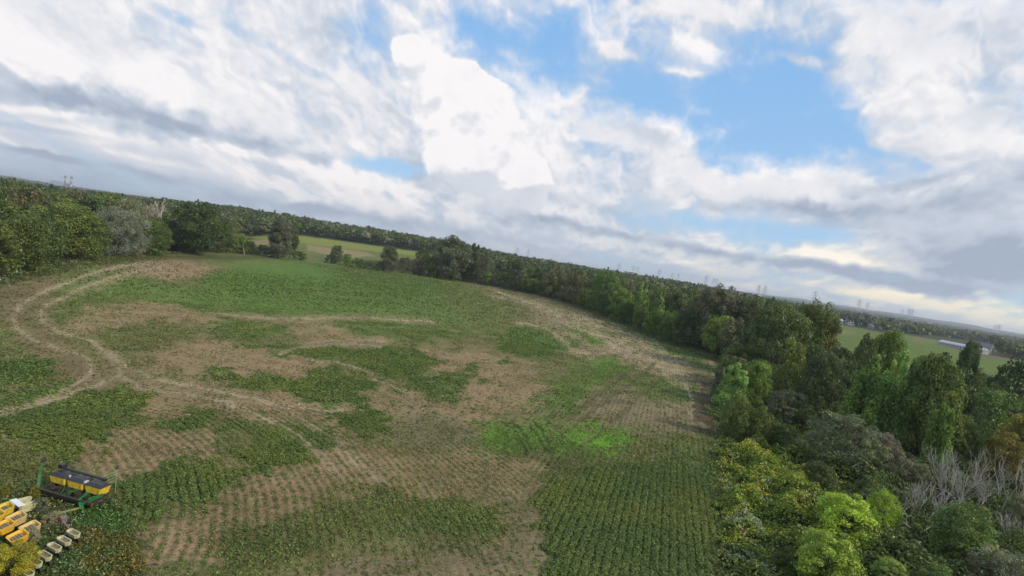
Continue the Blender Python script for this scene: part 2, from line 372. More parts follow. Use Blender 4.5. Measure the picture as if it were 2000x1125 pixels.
paint([(640, 960), (760, 940), (880, 990), (800, 1040), (640, 1050), (560, 1110), (420, 1130), (420, 1060), (600, 1010)], (80, 86, 44), .7, g=.45, r=1, soft=18)
paint([(780, 980), (860, 975), (990, 1000), (960, 1050), (850, 1040)], (66, 82, 34), .8, g=.75, r=1, soft=12)
paint([(1060, 960), (1110, 925), (1250, 905), (1400, 895), (1405, 1000), (1400, 1300), (1075, 1300)], (62, 84, 34), .97, g=1.2, r=1, soft=10, warp=.5)
paint([(1080, 880), (1240, 870), (1250, 905), (1100, 930)], (84, 82, 52), .7, g=.3, r=.7, soft=12)
paint([(1250, 860), (1390, 845), (1400, 905), (1250, 915)], (88, 100, 48), .7, g=.4, r=1, soft=12)
# fresh bright growth
paint([(930, 865), (950, 830), (1050, 825), (1225, 838), (1235, 868), (1180, 890), (1080, 880), (950, 885)], (86, 126, 38), .85, g=.15, r=.1, soft=12, warp=.6)
paint([(1140, 840), (1225, 842), (1228, 870), (1180, 888), (1130, 880)], (88, 134, 34), .7, g=.12, r=0, soft=9, warp=.5)
paint([(1040, 800), (1120, 720), (1200, 702), (1235, 718), (1150, 780), (1100, 820)], (84, 112, 44), .75, g=.25, r=.3, soft=12)
paint([(1130, 700), (1225, 702), (1220, 730), (1160, 745)], (86, 122, 42), .6, g=.2, r=.2, soft=8)
paint([(1230, 735), (1345, 748), (1355, 785), (1270, 785)], (84, 108, 44), .75, g=.3, r=.7, soft=10)
paint([(1100, 640), (1145, 630), (1195, 658), (1175, 674), (1130, 658)], GRN2, .9, g=.6, soft=5)
paint([(1170, 615), (1300, 655), (1400, 695), (1400, 715), (1330, 700), (1240, 668)], (76, 98, 46), .9, g=.35, soft=6)
# wheel tracks
TR = (166, 151, 124)
for pts, w in (([(300, 512), (200, 528), (110, 560), (50, 590), (28, 618), (45, 650), (110, 680), (165, 700), (178, 728), (145, 752), (60, 790), (-20, 808)], 9),
               ([(320, 520), (210, 545), (125, 580), (82, 605), (92, 635), (160, 662), (215, 690), (234, 722), (205, 745), (120, 775), (20, 808), (-20, 818)], 9),
               ([(210, 690), (250, 718), (310, 742), (420, 762), (520, 785), (590, 820), (660, 866), (705, 910), (760, 950)], 12),
               ([(230, 735), (290, 762)], 9), ([(300, 760), (430, 785), (520, 815), (580, 850), (630, 895), (650, 930)], 10),
               ([(600, 703), (660, 710), (705, 722), (745, 745), (800, 768)], 7), ([(540, 690), (600, 678), (680, 672), (745, 678)], 6),
               ([(600, 670), (700, 664), (760, 668)], 5), ([(430, 612), (540, 622), (700, 622), (840, 628)], 6),
               ([(560, 790), (620, 800), (675, 800)], 10), ([(1010, 630), (1060, 640), (1100, 665), (1125, 690)], 7),
               ([(950, 575), (1040, 600), (1120, 640), (1200, 665), (1290, 710)], 5), ([(1130, 690), (1210, 690), (1270, 705), (1300, 735)], 6),
               ([(1150, 700), (1200, 680), (1220, 665)], 5), ([(1370, 690), (1395, 715), (1400, 735)], 4)):
    stroke(pts, w * 2.3, (144, 128, 100), .32)
    stroke(pts, w * .7, TR, .66)
    stroke([(a_ + w * .25, b_ + w * .35) for a_, b_ in pts], max(1.6, w * .22), (104, 90, 66), .35)  # thin darker lines along both edges paint in the shade of ruts
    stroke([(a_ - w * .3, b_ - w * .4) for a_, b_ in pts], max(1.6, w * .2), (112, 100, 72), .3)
for off in range(-5, 6):
    stroke([(1150 + off * 6, 640 + off * 5), (1250, 682 + off * 7), (1325 + off * 4, 730 + off * 8), (1350, 770 + off * 10)], 3, (162, 148, 120), .5)
    stroke([(980 + off * 6, 572 + off * 2), (1080 + off * 4, 610 + off * 3), (1180, 650 + off * 4)], 2.5, (158, 144, 116), .4)
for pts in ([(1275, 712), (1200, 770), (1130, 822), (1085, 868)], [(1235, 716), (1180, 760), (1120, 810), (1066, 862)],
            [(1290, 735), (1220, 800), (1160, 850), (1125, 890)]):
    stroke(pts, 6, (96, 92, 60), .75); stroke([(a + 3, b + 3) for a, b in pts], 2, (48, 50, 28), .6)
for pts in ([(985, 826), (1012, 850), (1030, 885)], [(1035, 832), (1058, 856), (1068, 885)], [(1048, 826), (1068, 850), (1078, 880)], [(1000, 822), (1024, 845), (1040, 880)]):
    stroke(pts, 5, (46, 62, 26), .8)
stroke([(520, 790), (600, 828), (680, 880)], 2.5, (78, 62, 50), .7)
stroke([(580, 830), (640, 870), (700, 930)], 2.5, (88, 72, 58), .5)
for k in range(9):   # long straw coloured sweeps
    yb = 560 + k * 11
    stroke([(380 + k * 25, yb), (560 + k * 20, yb + 3 + k), (760 + k * 15, yb + 12 + k)], 2.2, (124, 120, 76), .35)
for k in range(6):
    stroke([(95 + k * 14, 600 - k * 4), (170 + k * 16, 560 - k * 3), (300 + k * 8, 530 - k)], 2.5, (140, 126, 92), .4)
for k in range(7):
    stroke([(800 + k * 10, 690 + k * 14), (930 + k * 12, 700 + k * 14), (1080, 702 + k * 13)], 2.5, (132, 120, 92), .4)
# grass verge bottom left, weeds by the machines
paint([(-300, 860), (40, 860), (110, 905), (100, 960), (20, 985), (-300, 1020)], (94, 98, 42), .95, g=.0, r=0, soft=6, warp=.4)
stroke([(-60, 800), (20, 858), (60, 890), (95, 905)], 7, (150, 140, 96), .8)
paint([(-300, 985), (90, 950), (210, 960), (250, 1010), (280, 1100), (270, 1300), (-300, 1300)], (66, 70, 36), .95, g=.0, r=0, soft=12)
paint([(120, 1060), (240, 1050), (250, 1200), (60, 1200)], (60, 88, 26), .8, g=0, r=0, soft=12)
# verge outside the field
paint([(-300, 570), (100, 515), (240, 500), (600, 500), (600, 506), (330, 508), (160, 522), (0, 562), (-300, 660)], (70, 78, 38), .95, g=.25, r=0, soft=4, warp=.4)
# woods floor with the shade under the trees painted in, scrub
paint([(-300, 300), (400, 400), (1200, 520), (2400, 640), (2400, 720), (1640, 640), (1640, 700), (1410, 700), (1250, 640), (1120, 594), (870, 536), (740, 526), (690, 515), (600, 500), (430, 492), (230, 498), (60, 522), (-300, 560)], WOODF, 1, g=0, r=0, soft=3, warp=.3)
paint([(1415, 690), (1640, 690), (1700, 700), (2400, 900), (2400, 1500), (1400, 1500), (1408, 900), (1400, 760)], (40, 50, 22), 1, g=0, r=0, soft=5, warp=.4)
# far open fields (the photo shows them between the woods)
F2 = [(480, 470), (520, 458), (580, 462), (700, 478), (845, 498), (850, 506), (760, 508), (700, 510), (600, 502), (560, 494), (500, 480)]
F3 = [(1605, 625), (1640, 634), (1720, 648), (1830, 662), (1880, 690), (1960, 702), (2060, 716), (2400, 760), (2400, 900), (2000, 760), (1750, 735), (1600, 700)]
paint(F2, (92, 102, 50), 1, g=0, r=0, soft=3, warp=.3)
paint([(470, 462), (580, 459), (700, 475), (845, 496), (850, 503), (700, 488), (600, 476)], (118, 126, 58), 1, g=0, soft=2, warp=.15)
paint([(600, 478), (700, 490), (740, 500), (690, 504), (600, 490)], (138, 124, 92), .8, g=0, soft=2, warp=.4)
paint([(480, 470), (530, 468), (540, 480), (500, 480)], (128, 116, 84), .8, g=0, soft=3, warp=.4)
paint(F3, (86, 104, 44), 1, g=0, r=0, soft=3, warp=.2)
paint([(1610, 640), (1680, 650), (1660, 656), (1610, 652)], (116, 112, 70), .6, soft=3, warp=.3)
paint([(1610, 672), (1650, 672), (1640, 682), (1610, 682)], (124, 116, 78), .6, soft=3, warp=.3)
paint([(1780, 655), (1830, 662), (1820, 672), (1780, 668)], (112, 102, 62), .6, soft=3, warp=.3)
paint([(1590, 610), (1618, 613), (1612, 619), (1590, 616)], (116, 130, 62), 1, soft=2, warp=.1)
paint([(1945, 671), (1990, 680), (1975, 690), (1948, 682)], (176, 152, 66), 1, soft=2, warp=.1)

def mapv(M, u, v):
    fu = np.clip(u - MX0, 0, MW - 1.01); fv = np.clip(v - MY0, 0, MH - 1.01)
    iu = fu.astype(int); iv = fv.astype(int); a = fu - iu; b = fv - iv
    if M.ndim == 3: a = a[..., None]; b = b[..., None]
    return (M[iv, iu] * (1 - a) + M[iv, iu + 1] * a) * (1 - b) + (M[iv + 1, iu] * (1 - a) + M[iv + 1, iu + 1] * a) * b

GUIDE = np.array([at(*p)[:2] for p in ((-260, 690), (40, 700), (230, 725), (420, 762), (520, 785), (600, 830), (680, 885), (735, 950), (780, 1040), (810, 1180))])
_ra, _rb = at(1240, 1110)[:2], at(1268, 900)[:2]
RDIR = (_rb - _ra) / np.linalg.norm(_rb - _ra)
def rowphase(x, y):
    """signed offset across the crop rows, in metres"""
    d = np.full(np.shape(x), 1e9)
    for i in range(len(GUIDE) - 1):
        a, e = GUIDE[i], GUIDE[i + 1] - GUIDE[i]
        t = np.clip(((x - a[0]) * e[0] + (y - a[1]) * e[1]) / (e @ e), 0 if i else -9, 1 if i < len(GUIDE) - 2 else 9)
        d = np.minimum(d, np.hypot(x - a[0] - t * e[0], y - a[1] - t * e[1]))
    r = (x - _ra[0]) * RDIR[1] - (y - _ra[1]) * RDIR[0]
    u, v = pix(x, y, 0)
    return np.where(u > 1030, r, d)

# ------------------------------------------------------------------ materials
MATS = {}
def mat(name):
    m = bpy.data.materials.new(name); m.use_nodes = True; m.node_tree.nodes.clear(); MATS[name] = m
    return m, m.node_tree.nodes.new, m.node_tree.links.new

def ground_mat():
    m, n, l = mat('ground_soil_and_crop')
    o = n('ShaderNodeOutputMaterial'); p = n('ShaderNodeBsdfPrincipled'); p.inputs['Roughness'].default_value = .95
    p.inputs['Specular IOR Level'].default_value = .15
    c = n('ShaderNodeAttribute'); c.attribute_name = 'Col'
    r = n('ShaderNodeAttribute'); r.attribute_name = 'row'
    s = n('ShaderNodeAttribute'); s.attribute_name = 'rs'
    geo = n('ShaderNodeNewGeometry')
    def noise(sc, det, dist=0):
        q = n('ShaderNodeTexNoise'); q.inputs['Scale'].default_value = sc; q.inputs['Detail'].default_value = det; q.inputs['Roughness'].default_value = .65
        q.inputs['Distortion'].default_value = dist
        l(geo.outputs['Position'], q.inputs['Vector']); return q
    def math_(op, a, b=None, cl=False):
        q = n('ShaderNodeMath'); q.operation = op; q.use_clamp = cl
        for i, vv in enumerate((a, b)):
            if vv is None: continue
            if isinstance(vv, (int, float)): q.inputs[i].default_value = vv
            else: l(vv, q.inputs[i])
        return q.outputs[0]
    n1, n2, n3 = noise(3.2, 6), noise(.35, 6, .6), noise(.05, 5, 1.0)
    # crop rows: a stripe every 0.64 m
    wob = math_('MULTIPLY', math_('SUBTRACT', n1.outputs['Fac'], .5), .35)
    ph = math_('MULTIPLY', math_('ADD', r.outputs['Fac'], wob), 2 * math.pi / .64)
    st = math_('MULTIPLY', math_('ADD', math_('COSINE', ph), 1.0), .5)
    st = math_('MULTIPLY', math_('MULTIPLY', st, s.outputs['Fac']), math_('MULTIPLY', n2.outputs['Fac'], 1.1), True)
    k = math_('ADD', math_('MULTIPLY', n1.outputs['Fac'], 1.1), .45)
    k2 = math_('ADD', math_('MULTIPLY', n2.outputs['Fac'], .9), .55)
    k = math_('MULTIPLY', k, k2)
    k = math_('MULTIPLY', k, math_('SUBTRACT', 1.0, math_('MULTIPLY', st, .62)))
    mul = n('ShaderNodeMix'); mul.data_type = 'RGBA'; mul.blend_type = 'MULTIPLY'; mul.inputs[0].default_value = 1
    cb = n('ShaderNodeCombineColor'); [l(k, cb.inputs[i]) for i in range(3)]
    l(c.outputs['Color'], mul.inputs[6]); l(cb.outputs[0], mul.inputs[7])
    # sprinkle of green weed and straw
    gm = n('ShaderNodeMix'); gm.data_type = 'RGBA'; gm.inputs[7].default_value = (.055, .085, .022, 1)
    l(mul.outputs[2], gm.inputs[6])
    fac = math_('MULTIPLY', math_('MULTIPLY', math_('SUBTRACT', n3.outputs['Fac'], .42), 2.5, True), math_('MULTIPLY', math_('SUBTRACT', n1.outputs['Fac'], .5), 5.0, True), True)
    l(math_('MULTIPLY', fac, .75), gm.inputs[0])
    sm = n('ShaderNodeMix'); sm.data_type = 'RGBA'; sm.inputs[7].default_value = (.34, .28, .20, 1)
    n4 = noise(1.4, 7, 1.5)
    l(gm.outputs[2], sm.inputs[6]); l(math_('MULTIPLY', math_('MULTIPLY', math_('SUBTRACT', n4.outputs['Fac'], .56), 6.0, True), .38), sm.inputs[0])
    l(sm.outputs[2], p.inputs['Base Color'])
    b = n('ShaderNodeBump'); b.inputs['Strength'].default_value = .9; b.inputs['Distance'].default_value = .12
    l(math_('ADD', n1.outputs['Fac'], math_('MULTIPLY', n2.outputs['Fac'], .8)), b.inputs['Height'])
    l(b.outputs[0], p.inputs['Normal'])
    l(p.outputs[0], o.inputs[0])
    return m

def leaf_mat(name, trans=.28, use_obj=True):
    m, n, l = mat(name)
    o = n('ShaderNodeOutputMaterial'); d = n('ShaderNodeBsdfDiffuse'); t = n('ShaderNodeBsdfTranslucent'); mx = n('ShaderNodeMixShader'); mx.inputs[0].default_value = trans
    gl = n('ShaderNodeBsdfGlossy'); gl.inputs['Roughness'].default_value = .45; gl.inputs['Color'].default_value = (.9, .95, 1, 1); m2 = n('ShaderNodeMixShader'); m2.inputs[0].default_value = .03
    c = n('ShaderNodeAttribute'); c.attribute_name = 'Col'
    col = c.outputs['Color']
    if use_obj:
        oi = n('ShaderNodeObjectInfo')
        mul = n('ShaderNodeMix'); mul.data_type = 'RGBA'; mul.blend_type = 'MULTIPLY'; mul.inputs[0].default_value = 1
        l(oi.outputs['Color'], mul.inputs[6]); l(col, mul.inputs[7]); col = mul.outputs[2]
    l(col, d.inputs['Color']); l(col, t.inputs['Color'])
    l(d.outputs[0], mx.inputs[1]); l(t.outputs[0], mx.inputs[2])
    l(mx.outputs[0], m2.inputs[1]); l(gl.outputs[0], m2.inputs[2]); l(m2.outputs[0], o.inputs[0])
    return m

def solid_mat(name, col, rough=.6, metal=0, dirt=.35, scale=6.0, dirtcol=None):
    m, n, l = mat(name)
    o = n('ShaderNodeOutputMaterial'); p = n('ShaderNodeBsdfPrincipled'); p.inputs['Roughness'].default_value = rough; p.inputs['Metallic'].default_value = metal
    tc = n('ShaderNodeTexCoord'); q = n('ShaderNodeTexNoise'); q.inputs['Scale'].default_value = scale; q.inputs['Detail'].default_value = 6; q.inputs['Roughness'].default_value = .7
    r = n('ShaderNodeValToRGB'); r.color_ramp.elements[0].position = .38; r.color_ramp.elements[1].position = .62
    dc = dirtcol or [c * (1 - dirt) for c in col]
    r.color_ramp.elements[0].color = (*dc[:3], 1); r.color_ramp.elements[1].color = (*col[:3], 1)
    l(tc.outputs['Object'], q.inputs['Vector']); l(q.outputs['Fac'], r.inputs[0]); l(r.outputs[0], p.inputs['Base Color']); l(p.outputs[0], o.inputs[0])
    return m
GROUND = ground_mat()
LEAF = leaf_mat('foliage', .36)
LEAFS = leaf_mat('foliage_own_colour', .22, False)
BARK = solid_mat('bark', (.10, .085, .065), .9, dirt=.5, scale=9)
DEADW = solid_mat('bleached_wood', (.55, .49, .44), .9, dirt=.4, scale=5)
GREYW = solid_mat('grey_twigs', (.46, .44, .39), .9, dirt=.4, scale=3)

# ------------------------------------------------------------------ mesh helpers
def mesh_from(name, V, Fq, mtl, cols=None, smooth=False):
    me = bpy.data.meshes.new(name)
    V = np.asarray(V, np.float32); Fq = np.asarray(Fq, np.int32); k = Fq.shape[1]
    me.vertices.add(len(V)); me.vertices.foreach_set('co', V.ravel())
    me.loops.add(Fq.size); me.loops.foreach_set('vertex_index', Fq.ravel())
    me.polygons.add(len(Fq)); me.polygons.foreach_set('loop_start', np.arange(0, Fq.size, k, dtype=np.int32))
    me.polygons.foreach_set('loop_total', np.full(len(Fq), k, np.int32))
    if smooth: me.polygons.foreach_set('use_smooth', np.ones(len(Fq), bool))
    me.update(calc_edges=True)
    if cols is not None:
        cols = np.asarray(cols, np.float32)
        dom = 'POINT' if len(cols) == len(V) and len(cols) != len(Fq) else 'FACE'
        if dom == 'FACE':
            cols = np.repeat(cols, k, axis=0); dom = 'CORNER'
        at_ = me.color_attributes.new('Col', 'FLOAT_COLOR', dom)
        at_.data.foreach_set('color', np.concatenate([cols, np.ones((len(cols), 1), np.float32)], 1).ravel())
    me.materials.append(mtl)
    return me

def link(name, data, parent=None, loc=None, **props):
    o = bpy.data.objects.new(name, data); COLL.objects.link(o)
    if parent is not None: o.parent = parent
    if loc is not None: o.location = [float(q) for q in loc]
    for k, v in props.items(): o[k] = v
    return o

def leaf_quads(P, Nn, size, asp=1.5, down=0.0):
    """kite-shaped leaf sprays at points P facing Nn"""
    n = len(P)
    Nn = Nn / (np.linalg.norm(Nn, axis=1, keepdims=True) + 1e-9)
    R = rng.normal(size=(n, 3)); R[:, 2] -= down
    T = R - (R * Nn).sum(1, keepdims=True) * Nn
    T /= np.linalg.norm(T, axis=1, keepdims=True) + 1e-9
    B = np.cross(Nn, T)
    s = np.asarray(size).reshape(-1, 1)
    w = s / asp
    a = P - T * s * .5; c = P + T * s * .5
    mid = P - T * s * .08 + Nn * s * .12
    V = np.stack([a, mid + B * w * .5, c, mid - B * w * .5], 1).reshape(-1, 3)
    return V, np.arange(4 * n, dtype=np.int32).reshape(-1, 4)

def prof(kind, t):
    if kind == 'round': return np.sqrt(np.clip(1 - ((t - .55) / .5) ** 2, 0, 1)) * .5
    if kind == 'oval': return np.sqrt(np.clip(1 - ((t - .52) / .5) ** 2, 0, 1)) ** .8 * .36 * (1.12 - .3 * t)
    if kind == 'upright': return np.clip(.30 * (1 - t) ** .55 * (.55 + .9 * np.minimum(t * 3, 1)), .02, 1) * 1.05
    if kind == 'cone': return .26 * (1 - t) ** .85 + .015
    if kind == 'willow': return np.sqrt(np.clip(1 - ((t - .5) / .52) ** 2, 0, 1)) * .52
    if kind == 'dome': return np.sqrt(np.clip(1 - (t / 1.02) ** 2, 0, 1)) ** .8 * .62
    if kind == 'skirted': return np.sqrt(np.clip(1 - ((t - .42) / .6) ** 2, 0, 1)) * .46

def make_crown(kind, seed, nl, nf, leaf):
    global rng
    old = rng; rng = np.random.default_rng(seed)
    tmin = .0 if kind in ('dome', 'skirted', 'willow') else (.06 if kind in ('upright', 'oval', 'cone') else .10)
    t = tmin + (1 - tmin) * rng.random(nl) ** .8 * .93
    ph = rng.random(nl) * 2 * math.pi
    lop = 1 + .22 * np.cos(ph * 2 + seed) + .14 * np.cos(ph * 3 + seed * 1.7)     # uneven outline
    R = prof(kind, t) * lop
    rr = R * (0.35 + .60 * rng.random(nl) ** .5)
    lr = (.05 + .065 * rng.random(nl)) if nf > 9000 else (.065 + .07 * rng.random(nl))
    if kind == 'cone': lr = .035 + .04 * rng.random(nl)
    C = np.stack([rr * np.cos(ph), rr * np.sin(ph), t * .93 + .02], 1)
    if kind == 'upright':      # a cluster of pointed tops
        ns = 6; sa = rng.random(ns) * 6.28; sr = np.array([0, .13, .16, .19, .2, .22]); sh = np.array([1, .92, .85, .9, .74, .7]); si = rng.integers(0, ns, nl)
        tt = rng.random(nl) ** .9; rr2 = (.13 * (1 - tt) ** .7 + .01) * (.4 + .6 * rng.random(nl))
        C = np.stack([sr[si] * np.cos(sa[si]) * (1.1 - .2 * tt) + rr2 * np.cos(ph), sr[si] * np.sin(sa[si]) * (1.1 - .2 * tt) + rr2 * np.sin(ph), tt * sh[si] * .95 + .02], 1)
        lr = lr * (1.05 - .65 * tt)
    if kind in ('round', 'oval', 'willow', 'skirted'):   # a few leaders that break the skyline
        for k in range(5):
            C[k] = [(rng.random() - .5) * .4, (rng.random() - .5) * .4, .86 + .12 * rng.random()]; lr[k] = .05 + .04 * rng.random()
    j = rng.integers(0, nl, nf)
    D = rng.normal(size=(nf, 3)); D[:, 2] += .35
    D /= np.linalg.norm(D, axis=1, keepdims=True)
    rad = lr[j] * (.62 + .45 * rng.random(nf) ** .5 + .35 * (rng.random(nf) < .08))
    sq = np.array([1.15, 1.15, .8 if kind != 'upright' else 1.5])
    P = C[j] + D * rad[:, None] * sq
    if kind == 'willow': P[:, 2] -= .10 * rng.random(nf) ** 2 * (np.hypot(P[:, 0], P[:, 1]) / .5)
    if kind == 'cone': P[:, 2] -= np.hypot(P[:, 0], P[:, 1]) * .35
    P[:, 2] = np.clip(P[:, 2], .004, 1.15)
    Nn = D * .9 + rng.normal(size=(nf, 3)) * .55; Nn[:, 2] += .35
    if kind == 'willow': Nn[:, 2] *= .3
    V, Fq = leaf_quads(P, Nn, leaf * (.6 + .8 * rng.random(nf)), 2.8 if kind == 'willow' else 1.45, 1.6 if kind == 'willow' else .2)
    clump = .66 + .62 * rng.random(nl)
    hue = rng.normal(size=nl) * .06
    b = clump[j] * (.72 + .56 * rng.random(nf))
    cols = np.stack([b * (1 + hue[j] + .10 * rng.normal(size=nf)), b, b * (1 - hue[j])], 1)
    rng = old
    return mesh_from('crown_' + kind, V, Fq, LEAF, np.clip(cols, .2, 2))

def tube_rings(path, r0, r1, sides, V, Fq):
    """append a tapered tube along path"""
    n = len(path); base = len(V)
    for i, p in enumerate(path):
        d = (path[min(i + 1, n - 1)] - path[max(i - 1, 0)]); d = d / (np.linalg.norm(d) + 1e-9)
        a = np.cross(d, [0.3, .9, .1]); a /= np.linalg.norm(a) + 1e-9; b = np.cross(d, a)
        r = r0 + (r1 - r0) * i / max(1, n - 1)
        for s in range(sides):
            th = 2 * math.pi * s / sides
            V.append(p + (a * math.cos(th) + b * math.sin(th)) * r)
    for i in range(n - 1):
        for s in range(sides):
            s2 = (s + 1) % sides
            Fq.append((base + i * sides + s, base + i * sides + s2, base + (i + 1) * sides + s2, base + (i + 1) * sides + s))

def branch(p, d, L, r, depth, V, Fq, R, spread, up, sides=5, kids=3, mn=.0):
    n = 4; path = [p]
    for i in range(n):
        d = d + R.normal(size=3) * .13; d[2] += up; d = d / np.linalg.norm(d)
        path.append(path[-1] + d * L / n)
    tube_rings(path, r, max(r * .55, mn), sides, V, Fq)
    if depth == 0: return
    for k in range(kids):
        f = R.integers(2, n + 1) if k else n
        q = path[f]
        nd = d + R.normal(size=3) * spread; nd /= np.linalg.norm(nd)
        branch(q, nd, L * (.55 + .3 * R.random()), max(r * .55, mn), depth - 1, V, Fq, R, spread, up, max(3, sides - 1), kids, mn)

def make_trunk(seed, kind='round'):
    R = np.random.default_rng(seed); V, Fq = [], []
    path = [np.array([0, 0, -.03])]
    top = .62 if kind not in ('cone', 'upright') else .9
    for i in range(6):
        path.append(np.array([R.normal() * .012 * i, R.normal() * .012 * i, top * (i + 1) / 6]))
    tube_rings(path, .028, .008, 7, V, Fq)
    for k in range(7):
        i = R.integers(2, 6); a = R.random() * 6.28
        branch(path[i], np.array([math.cos(a), math.sin(a), .8]), .22 if kind != 'cone' else .1, .011, 1, V, Fq, R, .5, .08, 5, 2)
    return mesh_from('trunk_wood', V, Fq, BARK, smooth=True)

# each kind comes in a fine grained near version and a coarser one for the far rows
CROWNS = {}
for i, (k, nl) in enumerate((('round', 74), ('oval', 64), ('upright', 60), ('willow', 70), ('dome', 60), ('skirted', 80), ('cone', 110))):
    for vv in range(3 if k not in ('cone', 'willow') else 2):
        CROWNS[k, 'far', vv] = make_crown(k, 100 + i * 10 + vv, nl, 5200, .040 if k != 'cone' else .03)
        if k != 'cone':
            CROWNS[k, 'near', vv] = make_crown(k, 300 + i * 10 + vv, int(nl * 1.9), 20000, .027)
TRUNKS = [make_trunk(s) for s in (1, 2, 3)]; TRUNKC = make_trunk(9, 'cone')

C_ = dict(dark=(.078, .115, .030), deep=(.055, .085, .026), mid=(.105, .155, .034), olive=(.118, .158, .032), bright=(.150, .240, .034), lime=(.24, .36, .038),
          silver=(.24, .25, .16), greygreen=(.135, .150, .075), orange=(.25, .235, .035), bronze=(.118, .120, .045), fresh=(.20, .30, .06), yellow=(.38, .36, .03))
WORD = dict(dark='dark green', deep='very dark green', mid='mid green', olive='olive green', bright='bright green', lime='lime green', silver='silvery grey-green', greygreen='grey-green',
            orange='orange tinged', bronze='bronze brown', fresh='fresh light green', yellow='golden yellow')
FORM = dict(round='rounded', oval='tall oval', upright='upright pointed', willow='billowing willow-like', dome='low domed', skirted='full bushy', cone='spired conifer')
TREES = []     # (x, y, r) of every planted tree
ORD = ['first', 'second', 'third', 'fourth', 'fifth', 'sixth', 'seventh', 'eighth', 'ninth', 'tenth', 'eleventh', 'twelfth', 'thirteenth', 'fourteenth', 'fifteenth', 'sixteenth', 'seventeenth', 'eighteenth', 'nineteenth', 'twentieth']
def ordw(i):
    if i < 20: return ORD[i]
    tens = {2: 'twenty', 3: 'thirty', 4: 'forty', 5: 'fifty'}[(i + 1) // 10]
    return {2: 'twentieth', 3: 'thirtieth', 4: 'fortieth', 5: 'fiftieth'}[(i + 1) // 10] if (i + 1) % 10 == 0 else tens + '-' + ORD[(i + 1) % 10 - 1]

def plant(x, y, h, w, kind, col, label, group=None, name=None, cat=None, near=None, z=None, tint=1.0):
    z = float(terrain(x, y)) if z is None else z
    D = math.hypot(x, y)
    lod = 'near' if (near if near is not None else D < 115) and kind != 'cone' else 'far'
    ks = [q for q in CROWNS if q[0] == kind and q[1] == lod]
    me = CROWNS[ks[random.randrange(len(ks))]]
    shrub = kind == 'dome' or h < 5
    name = name or ('shrub' if shrub else ('conifer_tree' if kind == 'cone' else ('willow_tree' if kind == 'willow' else 'broadleaf_tree')))
    root = link(name, None, loc=(x, y, z), label=label, category=cat or ('shrub' if shrub else 'tree'))
    root.empty_display_size = .5
    if group: root['group'] = group
    root.rotation_euler.z = random.random() * 6.283
    ww = w / dict(round=1.1, oval=.92, upright=.66, cone=.5, willow=1.15, dome=1.42, skirted=1.05)[kind]
    cr = link('crown', me, root); cr.scale = (ww, ww, h / 1.03)
    c = C_[col]; f = (1.36 if x > 25 and D < 130 else 1.12) * tint * random.uniform(.86, 1.14)
    cr.color = (c[0] * f * random.uniform(.92, 1.1), c[1] * f, c[2] * f * random.uniform(.85, 1.15), 1)
    tr = link('trunk' if not shrub else 'stem', TRUNKC if kind == 'cone' else random.choice(TRUNKS), root)
    tr.scale = (min(w, h * .9), min(w, h * .9), h * .98)
    TREES.append((x, y, w * .42))
    return root

def free(x, y, r):
    return all((x - a) ** 2 + (y - b) ** 2 > (r + c) ** 2 * .5 for a, b, c in TREES)

